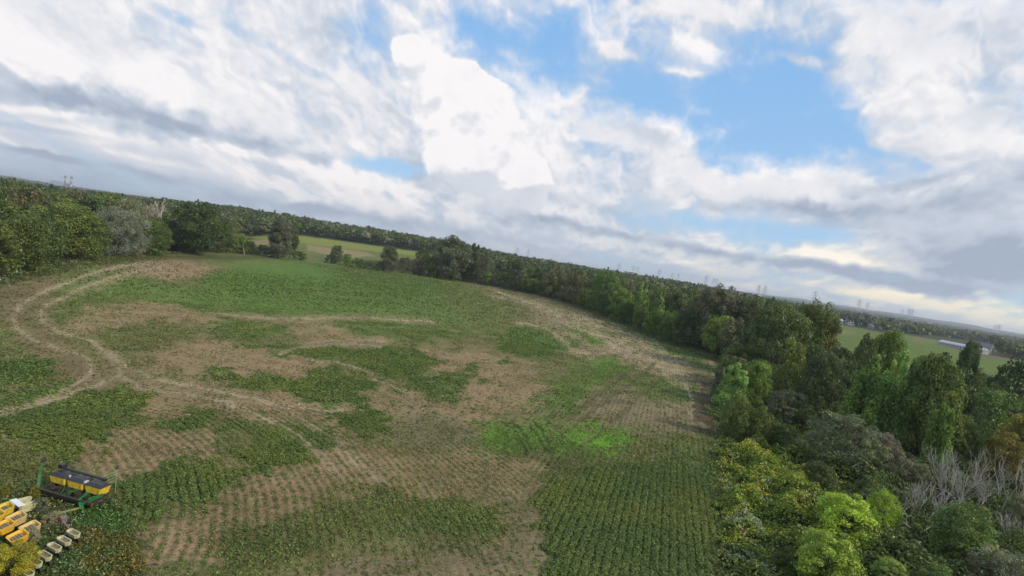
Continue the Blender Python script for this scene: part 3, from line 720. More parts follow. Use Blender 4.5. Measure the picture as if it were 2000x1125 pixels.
# ------------------------------------------------------------------ the ground sheet, out to the horizon
def build_ground():
    a_f = np.radians(np.arange(-54, 54.01, .085))
    a_c = np.radians(np.arange(58, 302.01, 4.0))
    ang = np.concatenate([a_f, a_c]); na = len(ang)
    inv = np.concatenate([1 / np.array([2., 4, 7, 10, 13, 16]), np.arange(1 / 19., 1 / 420., -.000098), 1 / np.geomspace(430, 26000, 150)])
    rad = 1 / inv; nr = len(rad)
    Rr, Aa = np.meshgrid(rad, ang, indexing='ij')
    X, Y = Rr * np.sin(Aa), Rr * np.cos(Aa)
    Z = terrain(X, Y)
    u, v = pix(X, Y, Z)
    f = X * FWD[0] + Y * FWD[1]
    vis = (f > 5)
    uu = np.where(vis, u, -250); vv_ = np.where(vis, v, 1300)
    # ragged edges at small scale
    uu = uu + (fbm(X / 2.2, Y / 2.2, 3, 501) - .5) * 900 / np.maximum(Rr, 25) ** .85
    vv_ = vv_ + (fbm(X / 2.2 + 70, Y / 2.2, 3, 503) - .5) * 600 / np.maximum(Rr, 25) ** .95
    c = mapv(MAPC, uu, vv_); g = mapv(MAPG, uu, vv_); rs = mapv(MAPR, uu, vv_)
    far = (Rr > 900)[..., None]
    patch = fbm(X / 900, Y / 500, 3, 71)[..., None]
    fc = srgb(52, 62, 36) + (srgb(98, 104, 62) - srgb(52, 62, 36)) * sstep(.55, .62, patch)
    c = np.where(far, fc, c)
    fl = (Rr > 6000)[..., None]; c = np.where(fl, srgb(50, 60, 36), c)
    c = np.where(vis[..., None], c, srgb(70, 78, 40))
    # tufty crop relief
    gz = g * .14 * (fbm(X / .8, Y / .8, 3, 511) - .25) * (Rr < 420)
    gz += (Rr < 420) * .12 * (fbm(X / 3, Y / 3, 3, 513) - .5)
    Z = Z + np.where(vis, gz, 0)
    c = c * (0.86 + .28 * fbm(X / 5, Y / 5, 4, 521))[..., None]
    ph = rowphase(X.ravel(), Y.ravel()).astype(np.float32)
    rs = (rs * sstep(170, 60, Rr)).ravel()
    V = np.stack([X, Y, Z], -1).reshape(-1, 3)
    V = np.concatenate([V, [[0, 0, 0]]])
    i, j = np.meshgrid(np.arange(nr - 1), np.arange(na), indexing='ij')
    j2 = (j + 1) % na
    Q = np.stack([i * na + j2, i * na + j, (i + 1) * na + j, (i + 1) * na + j2], -1).reshape(-1, 4)
    me = bpy.data.meshes.new('ground')
    T = np.array([(len(V) - 1, (k + 1) % na, k) for k in range(na)], np.int32)
    lo = np.concatenate([Q.ravel(), T.ravel()]).astype(np.int32)
    me.vertices.add(len(V)); me.vertices.foreach_set('co', V.astype(np.float32).ravel())
    me.loops.add(len(lo)); me.loops.foreach_set('vertex_index', lo)
    tot = np.concatenate([np.full(len(Q), 4), np.full(len(T), 3)]).astype(np.int32)
    st = np.concatenate([[0], np.cumsum(tot)[:-1]]).astype(np.int32)
    me.polygons.add(len(tot)); me.polygons.foreach_set('loop_start', st); me.polygons.foreach_set('loop_total', tot)
    me.polygons.foreach_set('use_smooth', np.ones(len(tot), bool))
    me.update(calc_edges=True)
    ca = me.color_attributes.new('Col', 'FLOAT_COLOR', 'POINT')
    cc = np.concatenate([c.reshape(-1, 3), [srgb(70, 78, 40)]]); cc = np.concatenate([cc, np.ones((len(cc), 1))], 1).astype(np.float32)
    ca.data.foreach_set('color', cc.ravel())
    for nm, arr in (('row', ph), ('rs', rs)):
        a = me.attributes.new(nm, 'FLOAT', 'POINT'); a.data.foreach_set('value', np.append(arr, 0).astype(np.float32))
    me.materials.append(GROUND)
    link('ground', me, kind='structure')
build_ground()

# ------------------------------------------------------------------ trees one can tell apart
def T(bx, by, topy, wpx, kind, col, label, **kw):
    """a tree whose foot stands where photo point (bx,by) lies on the ground; size from its outline in the photo"""
    p = at(bx, by)
    D = (p - np.array([0, 0, CAMH])) @ FWD
    h = (by - topy) / F * D * 1.05
    return plant(p[0], p[1], h, wpx / F * D * .97, kind, col, label, **kw)

# left wood
T(225, 500, 408, 110, 'willow', 'silver', 'silvery billowing willow-like tree at the front of the left wood', near=True)
T(250, 478, 388, 90, 'willow', 'silver', 'grey willow-like tree behind the silvery one, left of the bare white tree', tint=.8)
T(378, 497, 396, 112, 'round', 'dark', 'big dark green rounded tree beside the bare white tree, at the field edge', near=True)
T(125, 505, 400, 130, 'skirted', 'olive', 'broad sunlit olive tree left of the silvery willow-like tree', near=True, tint=1.1)
T(40, 530, 420, 100, 'skirted', 'olive', 'bushy olive tree at the far left edge of the field', near=True)
T(295, 499, 432, 70, 'skirted', 'olive', 'small olive green tree under the bare white tree', near=True)
T(60, 480, 372, 100, 'round', 'bronze', 'dull bronze-green tree behind the far left end of the wood')
T(425, 494, 425, 60, 'oval', 'dark', 'dark oval tree right of the big dark rounded one')
T(455, 494, 455, 62, 'dome', 'bright', 'low bright green shrub at the corner of the left wood', near=True)
T(484, 497, 470, 44, 'dome', 'dark', 'low dark shrub beside the gap in the left wood', near=True)
T(542, 505, 432, 62, 'oval', 'greygreen', 'tall dull oval tree standing right of the gap, before the far field', near=True)
T(565, 506, 446, 30, 'oval', 'dark', 'narrow dark tree leaning against the dull oval tree by the gap')
T(585, 508, 490, 30, 'dome', 'dark', 'small dark shrub at the right foot of the dull oval tree')
T(515, 500, 478, 44, 'dome', 'dark', 'dark shrub at the left foot of the dull oval tree')
# hedge between the first and the second field
T(655, 514, 478, 26, 'oval', 'greygreen', 'small round-headed tree at the left end of the field hedge', near=True)
T(645, 514, 496, 30, 'dome', 'deep', 'dark shrub at the left end of the field hedge')
for i, (x, y, tp, w, cl) in enumerate(((675, 519, 495, 34, 'bright'), (698, 524, 504, 34, 'mid'), (722, 527, 511, 32, 'mid'), (742, 530, 512, 26, 'dark'))):
    T(x, y, tp, w, 'dome', cl, '%s green hedge shrub, %s from the left between two small trees' % (dict(bright='bright', mid='mid', dark='dark')[cl], ORD[i]), group='shrubs of the field hedge')
T(756, 532, 480, 38, 'oval', 'greygreen', 'pale-topped oval tree in the middle of the field hedge', near=True)
T(788, 534, 503, 30, 'oval', 'bronze', 'brownish small tree right of the pale-topped hedge tree')
T(818, 538, 506, 40, 'skirted', 'bronze', 'dull brown-green bushy tree left of the tall dark oaks')
T(845, 541, 505, 36, 'skirted', 'dark', 'dark bushy tree at the foot of the tall dark oaks')
# right wood
T(880, 548, 463, 78, 'round', 'greygreen', 'tall dark rounded tree at the left end of the right wood', near=True)
T(915, 552, 470, 22, 'cone', 'deep', 'slim dark conifer spire rising beside the tall rounded tree')
T(924, 548, 473, 18, 'cone', 'deep', 'second slimmer conifer spire, just right of the first')
T(935, 555, 485, 40, 'round', 'greygreen', 'grey-green tree right of the two conifer spires')
T(1005, 568, 505, 42, 'oval', 'greygreen', 'grey-green oval tree near the pale end of the field track', near=True)
T(1175, 612, 530, 56, 'round', 'bright', 'bright green tree standing out in the middle of the right wood', near=True)
T(1120, 596, 530, 52, 'round', 'bronze', 'brownish rounded tree left of the bright green tree')
T(1075, 583, 512, 56, 'round', 'greygreen', 'grey-green broad crown along the right wood edge')
T(1210, 628, 565, 56, 'skirted', 'bright', 'bright bushy tree before the pale poplar group', near=True)
T(1248, 640, 545, 34, 'upright', 'fresh', 'pale upright tree in the right wood, taller of the pair')
T(1278, 648, 560, 34, 'upright', 'fresh', 'pale upright tree in the right wood, shorter of the pair')
T(1390, 690, 560, 90, 'round', 'greygreen', 'tall grey-green tree breaking the skyline of the right wood', near=True)
T(1440, 700, 580, 80, 'round', 'greygreen', 'tall dull tree right of the skyline tree in the right wood', near=True)
# near right scrub and trees
T(1500, 745, 596, 120, 'round', 'mid', 'large mid green tree at the corner of the right wood', near=True)
T(1575, 740, 592, 100, 'round', 'olive', 'large olive tree with tinged top beside the far green field', near=True)
T(1600, 745, 640, 60, 'oval', 'orange', 'yellow-orange tinged tree right of the large olive tree', tint=.7)
T(1530, 790, 665, 70, 'oval', 'olive', 'sunlit olive tree in front of the large mid green one')
T(1590, 810, 690, 90, 'skirted', 'deep', 'tree painted dark for the shade in the hollow behind the pointed green trees')  # the leaf colour itself carries the dark of the shaded hollow
T(1672, 800, 656, 62, 'round', 'dark', 'dark dull round tree against the far green field')
T(1712, 790, 640, 70, 'oval', 'bright', 'bright green tree in front of the far green field', near=True)
T(1680, 865, 688, 90, 'upright', 'bright', 'bright green pointed tree, left one of the group of three')
T(1730, 875, 680, 80, 'upright', 'fresh', 'fresh green pointed tree, middle one of the group of three')
T(1770, 880, 690, 70, 'upright', 'bright', 'green pointed tree, right one of the group of three', tint=.85)
T(1795, 900, 686, 104, 'oval', 'olive', 'large smooth olive yellow tree right of the pointed group')
T(1866, 840, 662, 60, 'oval', 'dark', 'tall dark tree in front of the long white farm shed', near=True)
T(1900, 850, 730, 70, 'round', 'mid', 'mid green rounded tree right of the tall dark tree')
T(1965, 860, 705, 84, 'round', 'deep', 'dark tree at the right edge below the far field')
T(1935, 880, 760, 90, 'skirted', 'mid', 'broad mid green tree below the dark tree at the right edge')
T(1995, 940, 800, 100, 'skirted', 'orange', 'yellow-orange tinged bush at the right edge', tint=.75)
T(1950, 950, 845, 80, 'skirted', 'orange', 'olive orange bush above the bare grey shrubs', tint=.6)
T(1815, 930, 780, 56, 'upright', 'bright', 'slim bright green sapling in front of the willow scrub')
T(1862, 905, 812, 80, 'skirted', 'olive', 'olive bush right of the slim bright sapling', tint=.8)
T(1470, 800, 705, 66, 'oval', 'bright', 'vine-draped light green tree at the edge of the scrub')
T(1425, 800, 708, 66, 'upright', 'fresh', 'fresh green upright tree nearest the corner of the field')
T(1398, 790, 720, 30, 'oval', 'greygreen', 'narrow grey-green tree touching the corner of the field')
T(1530, 835, 762, 110, 'dome', 'greygreen', 'smooth grey-green domed willow scrub behind the silvery bush', tint=.8)
T(1640, 925, 808, 170, 'dome', 'greygreen', 'wide silvery domed bush in the middle of the scrub', tint=1.1)
T(1712, 915, 842, 100, 'dome', 'silver', 'silver-leaved bush right of the wide domed bush', tint=.8)
T(1470, 870, 795, 70, 'skirted', 'olive', 'olive green bush left of the domed willow scrub')
T(1430, 860, 770, 60, 'skirted', 'mid', 'mid green bush along the dark bare strip of the field')
T(1520, 880, 825, 90, 'dome', 'dark', 'dark low shrub below the domed willow scrub')
T(1590, 965, 900, 80, 'dome', 'dark', 'dark low bush below the wide silvery bush')
T(1560, 845, 785, 60, 'skirted', 'dark', 'dark bush between the willow scrub and the pointed trees')
T(1770, 965, 895, 90, 'dome', 'greygreen', 'blue-green sumac-like bush left of the bare grey shrubs', tint=1.15)
T(1640, 1070, 968, 130, 'skirted', 'lime', 'glowing lime green bush beside the goldenrod', near=True)
T(1712, 1060, 958, 80, 'skirted', 'lime', 'lime green bush left of the fallen bare branches', tint=.85)
T(1605, 1150, 1040, 140, 'skirted', 'lime', 'lowest lime green bush at the bottom of the view', tint=.9)
T(1735, 1150, 1095, 80, 'skirted', 'fresh', 'small fresh green bush at the bottom, right of the lime bushes')
T(1868, 1110, 985, 130, 'skirted', 'mid', 'rounded deep green bush in front of the bare grey shrubs', near=True)
T(1535, 1120, 1075, 70, 'dome', 'olive', 'small olive bush between the crop and the lime bushes')
T(1960, 1170, 1075, 150, 'dome', 'silver', 'pale grass-green bush in the bottom right corner', tint=.8)
T(1700, 985, 930, 70, 'dome', 'dark', 'dark green bush between silver-leaved and lime bushes')
T(1990, 1050, 960, 90, 'dome', 'greygreen', 'grey-green bush at the right edge below the bare shrubs')
T(1820, 1180, 1105, 90, 'dome', 'mid', 'low mid green bush at the bottom below the rounded deep green one')
# goldenrod clump by the machines
T(20, 1135, 1065, 120, 'dome', 'yellow', 'yellow flowering goldenrod clump at the bottom left corner', name='goldenrod_clump', cat='plant', near=True, tint=.75)
T(66, 978, 952, 26, 'dome', 'yellow', 'small yellow goldenrod clump between the machines', name='goldenrod_clump', cat='plant', tint=.7)
T(78, 1003, 972, 34, 'dome', 'silver', 'bluish weed clump between the yellow hoppers and the machine', name='weed_clump', cat='plant', tint=.75)
T(2, 975, 955, 30, 'dome', 'yellow', 'small goldenrod clump on the grass above the yellow hoppers', name='goldenrod_clump', cat='plant', tint=.6)
T(60, 1068, 1030, 36, 'dome', 'silver', 'white-flowered weed clump right of the yellow hoppers', name='weed_clump', cat='plant', tint=1.3)
T(100, 1035, 1005, 40, 'dome', 'silver', 'white-flowered weed clump above the cream seed boxes', name='weed_clump', cat='plant', tint=1.2)

# ranks of wood trees
def resample(pts, step):
    P = np.array([at(*p)[:2] for p in pts]); seg = np.linalg.norm(np.diff(P, axis=0), axis=1); L = np.concatenate([[0], np.cumsum(seg)])
    s = np.arange(0, L[-1], step)
    X, Y = np.interp(s, L, P[:, 0]), np.interp(s, L, P[:, 1])
    tx, ty = np.gradient(X), np.gradient(Y); n = np.hypot(tx, ty)
    return np.stack([X, Y], 1), np.stack([-ty / n, tx / n], 1)

def rank(pts, off, step, hr, wr, kinds, cols, place, budget=60, vis=True, skip=.5):
    P, Nn = resample(pts, step)
    lst = []
    for p, n_ in zip(P, Nn):
        x, y = p + n_ * (off + random.uniform(-.25, .25) * step) + np.array([random.uniform(-.3, .3), 0]) * step
        h = random.uniform(*hr); w = random.uniform(*wr)
        if not free(x, y, w * skip): continue
        u, v = pix(x, y, terrain(x, y) + h * .8)
        if not (-60 < u < 2060): continue
        bu, bv = pix(x, y, terrain(x, y))
        if bu < 1412 and bv > np.interp(bu, [-300, 60, 230, 600, 870, 1120, 1400], [600, 528, 502, 506, 550, 602, 716]): continue
        lst.append((float(u), x, y, h, w))
    lst.sort(); lst = lst[:budget]
    for i, (u, x, y, h, w) in enumerate(lst):
        k = random.choice(kinds); cl = cols[int(vnoise(np.array([x / 22.]), np.array([y / 22.]), 77)[0] * .999 * len(cols))] if random.random() < .6 else random.choice(cols)
        plant(x, y, h, w, k, cl, '%s %s tree, %s from left, %s' % (WORD[cl], FORM[k], ordw(i), place), group='trees of ' + place)

LW = [(-160, 600), (-60, 565), (0, 543), (60, 524), (150, 504), (230, 499), (330, 495), (420, 492), (480, 494)]
mix1 = ['round', 'round', 'skirted', 'oval', 'skirted']
c1 = ['dark', 'mid', 'olive', 'mid', 'dark', 'bronze', 'mid', 'bright', 'mid']
rank(LW, 3, 8.0, (9, 14), (9, 12), ['skirted', 'skirted', 'round', 'dome'], ['mid', 'olive', 'dark', 'olive', 'mid', 'dark'], 'front rank of left wood', skip=.35)
rank(LW, 12, 8.5, (11, 15), (9, 13), mix1, c1, 'second rank of left wood')
rank(LW, 23, 9.5, (15, 19), (10, 14), mix1, c1, 'third rank of left wood')
rank(LW, 36, 11, (18, 22), (11, 15), mix1, c1, 'fourth rank of left wood')
RW = [(850, 545), (900, 551), (960, 558), (1030, 571), (1090, 586), (1130, 600), (1190, 622), (1250, 648), (1300, 668), (1360, 688), (1405, 708)]
c2 = ['greygreen', 'dark', 'greygreen', 'mid', 'bronze', 'dark', 'mid', 'bright']
rank(RW, 3, 7.5, (8, 15), (7, 11), ['skirted', 'skirted', 'oval', 'round'], ['dark', 'mid', 'greygreen', 'bright', 'mid', 'dark'], 'front rank of right wood', skip=.35)
rank(RW, 11, 8.0, (13, 19), (8, 12), mix1, c2, 'second rank of right wood')
rank(RW, 21, 9.0, (15, 20), (9, 13), mix1, c2, 'third rank of right wood')
rank(RW, 33, 11, (16, 20), (10, 14), mix1, c2, 'fourth rank of right wood')
SC1 = [(1400, 760), (1480, 752), (1560, 760), (1640, 780), (1740, 790), (1860, 800), (2000, 830), (2120, 870)]
rank(SC1, 0, 5, (5, 9), (5, 8), ['skirted', 'oval', 'round'], ['dark', 'mid', 'olive', 'mid'], 'near edge of right scrub', skip=.4)
rank(SC1, 10, 7, (8, 12), (6, 9), ['skirted', 'oval', 'round'], ['dark', 'mid', 'olive', 'deep'], 'middle of right scrub', skip=.5)
FR = [(1600, 650), (1680, 655), (1740, 665), (1810, 678)]

# ------------------------------------------------------------------ bare trees
def bare_tree(bx, by, topy, wpx, label, seed, mtl, stems=1, spread=.45, up=.10, cat='bare tree', name='bare_tree', r=.16, depth=4, kids=3, lean=0.3, group=None):
    p = at(bx, by); D = (p - np.array([0, 0, CAMH])) @ FWD
    h = (by - topy) / F * D; w = wpx / F * D
    R = np.random.default_rng(seed)
    root = link(name, None, loc=p, label=label, category=cat)
    if group: root['group'] = group
    for s in range(stems):
        V, Fq = [], []
        a = R.random() * 6.28; rr = w * .10 * (stems > 1)
        d0 = np.array([math.cos(a) * lean, math.sin(a) * lean, 1.0]); d0 /= np.linalg.norm(d0)
        branch(np.array([math.cos(a) * rr, math.sin(a) * rr, -.1]), d0, h * .42, r, depth, V, Fq, R, spread, up, 5, kids, r * .22)
        V = np.array(V); s0 = h / max(V[:, 2].max(), .1); V[:, 2] *= s0
        link('stem' if stems > 1 else 'branches', mesh_from('bare_wood', V, Fq, mtl, smooth=True), root)
    TREES.append((p[0], p[1], w * .3))
    return root
bare_tree(303, 484, 386, 34, 'bare bleached white tree rising out of the left wood', 5, DEADW, r=.55, depth=4, up=.16, spread=.36)
bare_tree(118, 500, 440, 20, 'thin bare grey tree in front of the olive trees of the left wood', 6, DEADW, r=.14, depth=3, up=.16, spread=.36)
bare_tree(477, 497, 460, 12, 'small bleached snag beside the low bright shrub', 8, DEADW, r=.2, depth=2, up=.1, spread=.4)
for i, (x, y, tp, w, lb, st) in enumerate(((1850, 985, 888, 70, 'bare grey shrub with upright whip-like stems, left one of the pair', 9), (1950, 1010, 890, 90, 'bare grey shrub fanning to the right, right one of the pair', 12),
                           (1800, 1030, 945, 90, 'tangled grey twiggy shrub beside the rounded deep green bush', 10), (1985, 1075, 1010, 80, 'bare grey shrub lying low at the right edge', 7),
                           (1890, 1010, 930, 60, 'thin bare grey shrub between the two fanning shrubs', 7))):
    bare_tree(x, y, tp, w, lb, 20 + i, GREYW, stems=st, spread=.24, up=.09, cat='bare shrub', name='bare_shrub', r=.06, depth=3, kids=3, lean=.6)
bare_tree(1738, 910, 838, 12, 'slim pale leafless trunk leaning behind the silver-leaved bush', 41, DEADW, r=.05, depth=2, spread=.3)
def fallen():
    V, Fq = [], []; R = np.random.default_rng(3)
    for k in range(9):
        a = -.5 + k * .22
        branch(np.array([R.normal() * .3, R.normal() * .3, .5]), np.array([math.cos(a + 1.2), math.sin(a + 1.2), .15]), 1.7, .045, 3, V, Fq, R, .5, -.02, 5, 3, .008)
    me = mesh_from('fallen_branches', V, Fq, GREYW, smooth=True)
    link('fallen_branches', me, loc=at(1772, 1045) + np.array([0, 0, .3]), label='heap of fallen bare branches right of the lime green bushes', category='branches')
fallen()

# ------------------------------------------------------------------ far woods: thousands of crowns, one mass
def far_forest():
    R = np.random.default_rng(11)
    pts = []
    D = 175.0
    while D < 6500:
        step = 8.5 * max(1, (D / 420)) ** .62
        a = np.arange(-47, 47, math.degrees(step / D))
        a = a + R.normal(size=len(a)) * math.degrees(step / D) * .3
        r = D + R.normal(size=len(a)) * step * .4
        x, y = r * np.sin(np.radians(a)), r * np.cos(np.radians(a))
        pts.append(np.stack([x, y, np.full(len(a), step)], 1)); D += step * .95
    P = np.concatenate(pts); z = terrain(P[:, 0], P[:, 1]); u, v = pix(P[:, 0], P[:, 1], z)
    # keep clear of the fields and the near ground
    edge_x = [-300, -60, 60, 150, 230, 420, 480, 560, 600, 640, 740, 870, 960, 1030, 1120, 1190, 1250, 1360, 1405, 1500, 1600, 1640, 1720, 1830, 1920, 1960, 2060, 2400]
    edge_y = [600, 545, 505, 487, 484, 480, 474, 470, 500, 500, 500, 522, 536, 545, 566, 585, 604, 634, 648, 655, 645, 632, 645, 659, 682, 699, 713, 760]
    keep = v < np.interp(u, edge_x, edge_y)
    def inside(pts_):
        ins = np.zeros(len(u), bool); n = len(pts_)
        for i in range(n):
            ax, ay = pts_[i]; bx, by = pts_[(i + 1) % n]
            ins ^= ((ay > v) != (by > v)) & (u < (bx - ax) * (v - ay) / ((by - ay) or 1e-9) + ax)
        return ins
    G2 = [(470, 464), (580, 458), (700, 474), (850, 494), (870, 530), (600, 530), (440, 500), (440, 470)]
    G3 = [(1590, 600), (1640, 632), (1720, 646), (1830, 658), (1920, 676), (1960, 700), (2060, 714), (2400, 760), (2400, 1400), (1400, 1400), (1560, 700), (1590, 650)]
    keep &= ~inside(G2) & ~inside(G3) & (u > -150) & (u < 2150)
    keep &= ~inside([(1586, 606), (1622, 610), (1618, 624), (1586, 620)]) & ~inside([(1942, 668), (1996, 678), (1990, 694), (1945, 686)]) & ~inside([(1820, 655), (1940, 672), (1945, 692), (1820, 672)])
    right = np.degrees(np.arctan2(P[:, 0], P[:, 1])) > 22
    rr = np.hypot(P[:, 0], P[:, 1])
    open_ = (fbm(P[:, 0] / 260, P[:, 1] / 120, 3, 811) > .57) & (rr > 650) & (np.degrees(np.arctan2(P[:, 0], P[:, 1])) > 6) & ((np.degrees(np.arctan2(P[:, 0], P[:, 1])) < 27) | (rr > 1700))
    keep &= ~open_
    for a, b, c in TREES:
        pass
    P = P[keep]; z = z[keep]; rr = rr[keep]
    print('far trees', len(P))
    Vs, Cs = [], []
    cols = np.array([C_[k] for k in ('dark', 'deep', 'mid', 'greygreen', 'dark', 'bronze', 'mid', 'greygreen', 'olive', 'silver')])
    lod = np.where(rr < 420, 420, np.where(rr < 900, 200, np.where(rr < 2200, 70, 26)))
    for nf in (420, 200, 70, 26):
        m = lod == nf; n = m.sum()
        if not n: continue
        Q = P[m]; st = Q[:, 2]
        h = (np.where(np.hypot(Q[:, 0], Q[:, 1]) < 260, 12, 14) + 3.5 * R.random(n) + 3 * (R.random(n) < .06)) * np.clip(1 - sstep(25, 35, np.degrees(np.arctan2(Q[:, 0], Q[:, 1]))) * .05, 0, 1)
        w = st * (.85 + .4 * R.random(n))
        conif = R.random(n) < .015
        nl = 9
        lc = np.stack([R.normal(size=(n, nl)) * .24, R.normal(size=(n, nl)) * .24, .45 + .4 * R.random((n, nl))], -1)
        lc[..., 2] -= .9 * (lc[..., 0] ** 2 + lc[..., 1] ** 2)
        j = R.integers(0, nl, (n, nf))
        d = R.normal(size=(n, nf, 3)); d[..., 2] = np.abs(d[..., 2]) * 1.0 - .35; d /= np.linalg.norm(d, axis=-1, keepdims=True)
        p = np.take_along_axis(lc, j[..., None], 1) + d * np.array([.22, .22, .15]) * (.8 + .3 * R.random((n, nf, 1)))
        tcz = R.random((n, nf)) ** 1.3
        pc = np.stack([d[..., 0] * (1 - tcz) * .3, d[..., 1] * (1 - tcz) * .3, tcz * 1.15], -1)
        p = np.where(conif[:, None, None], pc, p)
        p = p * np.stack([w, w, h], 1)[:, None, :] + np.stack([Q[:, 0], Q[:, 1], z[m]], 1)[:, None, :]
        ls = (w * {420: .12, 200: .17, 70: .27, 26: .42}[nf])[:, None] * (.6 + .7 * R.random((n, nf)))
        Nn = d + R.normal(size=d.shape) * .5; Nn[..., 2] += .4
        V, _ = leaf_quads(p.reshape(-1, 3), Nn.reshape(-1, 3), ls.ravel(), 1.3)
        ci = (vnoise(Q[:, 0] / 60, Q[:, 1] / 60, 5) * .999 * len(cols)).astype(int)
        ci = np.where(R.random(n) < .55, R.integers(0, len(cols), n), ci)
        c = cols[ci] * (.66 + .42 * R.random((n, 1)))
        c = np.where(conif[:, None], cols[1], c)
        cc = c[:, None, :] * (.72 + .55 * R.random((n, nf, 1)))
        Vs.append(V); Cs.append(cc.reshape(-1, 3))
    V = np.concatenate(Vs); C = np.concatenate(Cs)
    link('distant_forest', mesh_from('distant_forest', V, np.arange(len(V)).reshape(-1, 4), LEAFS, C), kind='stuff', label='distant mixed forest stretching to the horizon behind the fields', category='forest')
far_forest()

# ------------------------------------------------------------------ crop, weeds, scrub floor
def in_poly(u, v, pts):
    ins = np.zeros(np.shape(u), bool); n = len(pts)
    for i in range(n):
        ax, ay = pts[i]; bx, by = pts[(i + 1) % n]
        ins ^= ((ay > v) != (by > v)) & (u < (bx - ax) * (v - ay) / ((by - ay) or 1e-9) + ax)
    return ins
def scatter(n, r0, r1, power=1.0, seed=1, a0=-50, a1=50):
    R = np.random.default_rng(seed)
    q = R.random(n) ** power; r = np.sqrt(r0 ** 2 + (r1 ** 2 - r0 ** 2) * q)
    a = np.radians(a0 + (a1 - a0) * R.random(n))
    return r * np.sin(a), r * np.cos(a), r, R
def add_cloud(out, P, Nn, size, col, asp=1.4):
    V, _ = leaf_quads(P, Nn, size, asp); out[0].append(V); out[1].append(col)
def finish(out, name, label, cat):
    V = np.concatenate(out[0]); C = np.concatenate(out[1])
    link(name, mesh_from(name, V, np.arange(len(V)).reshape(-1, 4), LEAFS, np.clip(C, 0, 1)), kind='stuff', label=label, category=cat)

def crop():
    out = ([], [])
    for (n, r0, r1, nlf, sz, spr, seed) in ((230000, 22, 62, 9, .115, .16, 1), (300000, 62, 130, 5, .20, .22, 2), (520000, 130, 430, 2, .42, .35, 3)):
        x, y, r, R = scatter(n, r0, r1, seed=seed)
        u, v = pix(x, y, 0)
        ok = (u > -80) & (u < 1420) & (v < 1200); x, y, r, u, v = x[ok], y[ok], r[ok], u[ok], v[ok]
        rs = mapv(MAPR, u, v)
        p0 = rowphase(x, y); e = .05
        gx, gy = (rowphase(x + e, y) - p0) / e, (rowphase(x, y + e) - p0) / e
        f = p0 / .64 + .5; f = (f - np.floor(f) - .5) * .64
        k = (.16 + .42 * fbm(x / 6, y / 6, 3, 871))  * (rs > .3) * (r < 130)
        f = f + .10 * (fbm(x / 1.2, y / 1.2, 2, 873) - .5)
        x, y = x - gx * f * k, y - gy * f * k
        uj = u + (fbm(x / 2.2, y / 2.2, 3, 501) - .5) * 900 / np.maximum(r, 25) ** .85
        vj = v + (fbm(x / 2.2 + 70, y / 2.2, 3, 503) - .5) * 600 / np.maximum(r, 25) ** .95
        g = mapv(MAPG, uj, vj)
        gn = g * (.15 + 1.55 * fbm(x / 1.6, y / 1.6, 5, 555)) * (.7 + .6 * fbm(x / 14, y / 14, 3, 557))
        keep = R.random(len(x)) < np.clip((gn + .05) * .85, 0, 1) ** 1.15
        print('keep', keep.mean())
        x, y, g, r, u, v = x[keep], y[keep], gn[keep], r[keep], u[keep], v[keep]
        m = len(x); H = np.clip(.06 + .24 * g, .07, .34) * np.where(r > 60, .8, 1) * (.8 + .4 * R.random(m))
        base = mapv(MAPC, u, v)
        grn = np.array([.104, .155, .034]) * (.55 + .95 * R.random((m, 1)))
        vivid = np.clip((base[:, 1] - .15) / .12, 0, 1)[:, None]
        grn = grn * (1 - vivid) + np.array([.115, .19, .035]) * vivid
        olive = (fbm(x / 5, y / 5, 4, 31) - .38)[:, None] * 2.2
        grn = grn + np.clip(olive, 0, 1) * np.array([.055, .035, .0])
        d = R.normal(size=(m, nlf, 3)); d[..., 2] = np.abs(d[..., 2]); d /= np.linalg.norm(d, axis=-1, keepdims=True)
        P = np.stack([x, y, H * .45], 1)[:, None] + d * np.stack([np.full(m, spr), np.full(m, spr), H * .5], 1)[:, None] * (.4 + .7 * R.random((m, nlf, 1)))
        Nn = d * .6 + R.normal(size=d.shape) * .35; Nn[..., 2] += .9
        C = grn[:, None] * (.65 + .75 * R.random((m, nlf, 1)))
        add_cloud(out, P.reshape(-1, 3), Nn.reshape(-1, 3), (sz * (.6 + .7 * R.random((m, nlf)))).ravel(), C.reshape(-1, 3), 1.25)
        print('crop plants', m)
    finish(out, 'soybean_crop', 'patchy green soybean crop growing in curved rows across the field', 'crop')
crop()

def stubble():
    """dry stalks, straw and thin weeds lying over the bare soil"""
    out = ([], [])
    for (n, r0, r1, sz, seed) in ((220000, 22, 60, .17, 5), (260000, 60, 140, .32, 6), (160000, 140, 320, .8, 7)):
        x, y, r, R = scatter(n, r0, r1, seed=seed)
        u, v = pix(x, y, 0); ok = (u > -60) & (u < 1420) & (v < 1200)
        g = mapv(MAPG, u, v); cl = fbm(x / 2.5, y / 2.5, 4, 91); ok &= R.random(n) < np.clip((cl - .32) * 3, .04, 1) * .8
        x, y, r, g, u, v = x[ok], y[ok], r[ok], g[ok], u[ok], v[ok]; m = len(x)
        z = .02 + .12 * R.random(m)
        Nn = R.normal(size=(m, 3)); Nn[:, 2] = np.abs(Nn[:, 2]) * .6
        base = mapv(MAPC, u, v)
        t = R.random((m, 1)); gr = (R.random((m, 1)) < .42)
        straw = base * 1.25 + np.array([.03, .022, .01]) * t
        dark = base * np.array([.42, .42, .4])
        c = np.where(t < .42, dark, straw); c = np.where(gr, np.array([.085, .12, .03]) * (.6 + .7 * t), c)
        add_cloud(out, np.stack([x, y, z], 1), Nn, sz * (.5 + R.random(m)), c, 4.5)
    finish(out, 'dry_stubble', 'dry stalks and thin weeds lying over the bare soil of the field', 'stubble')
stubble()

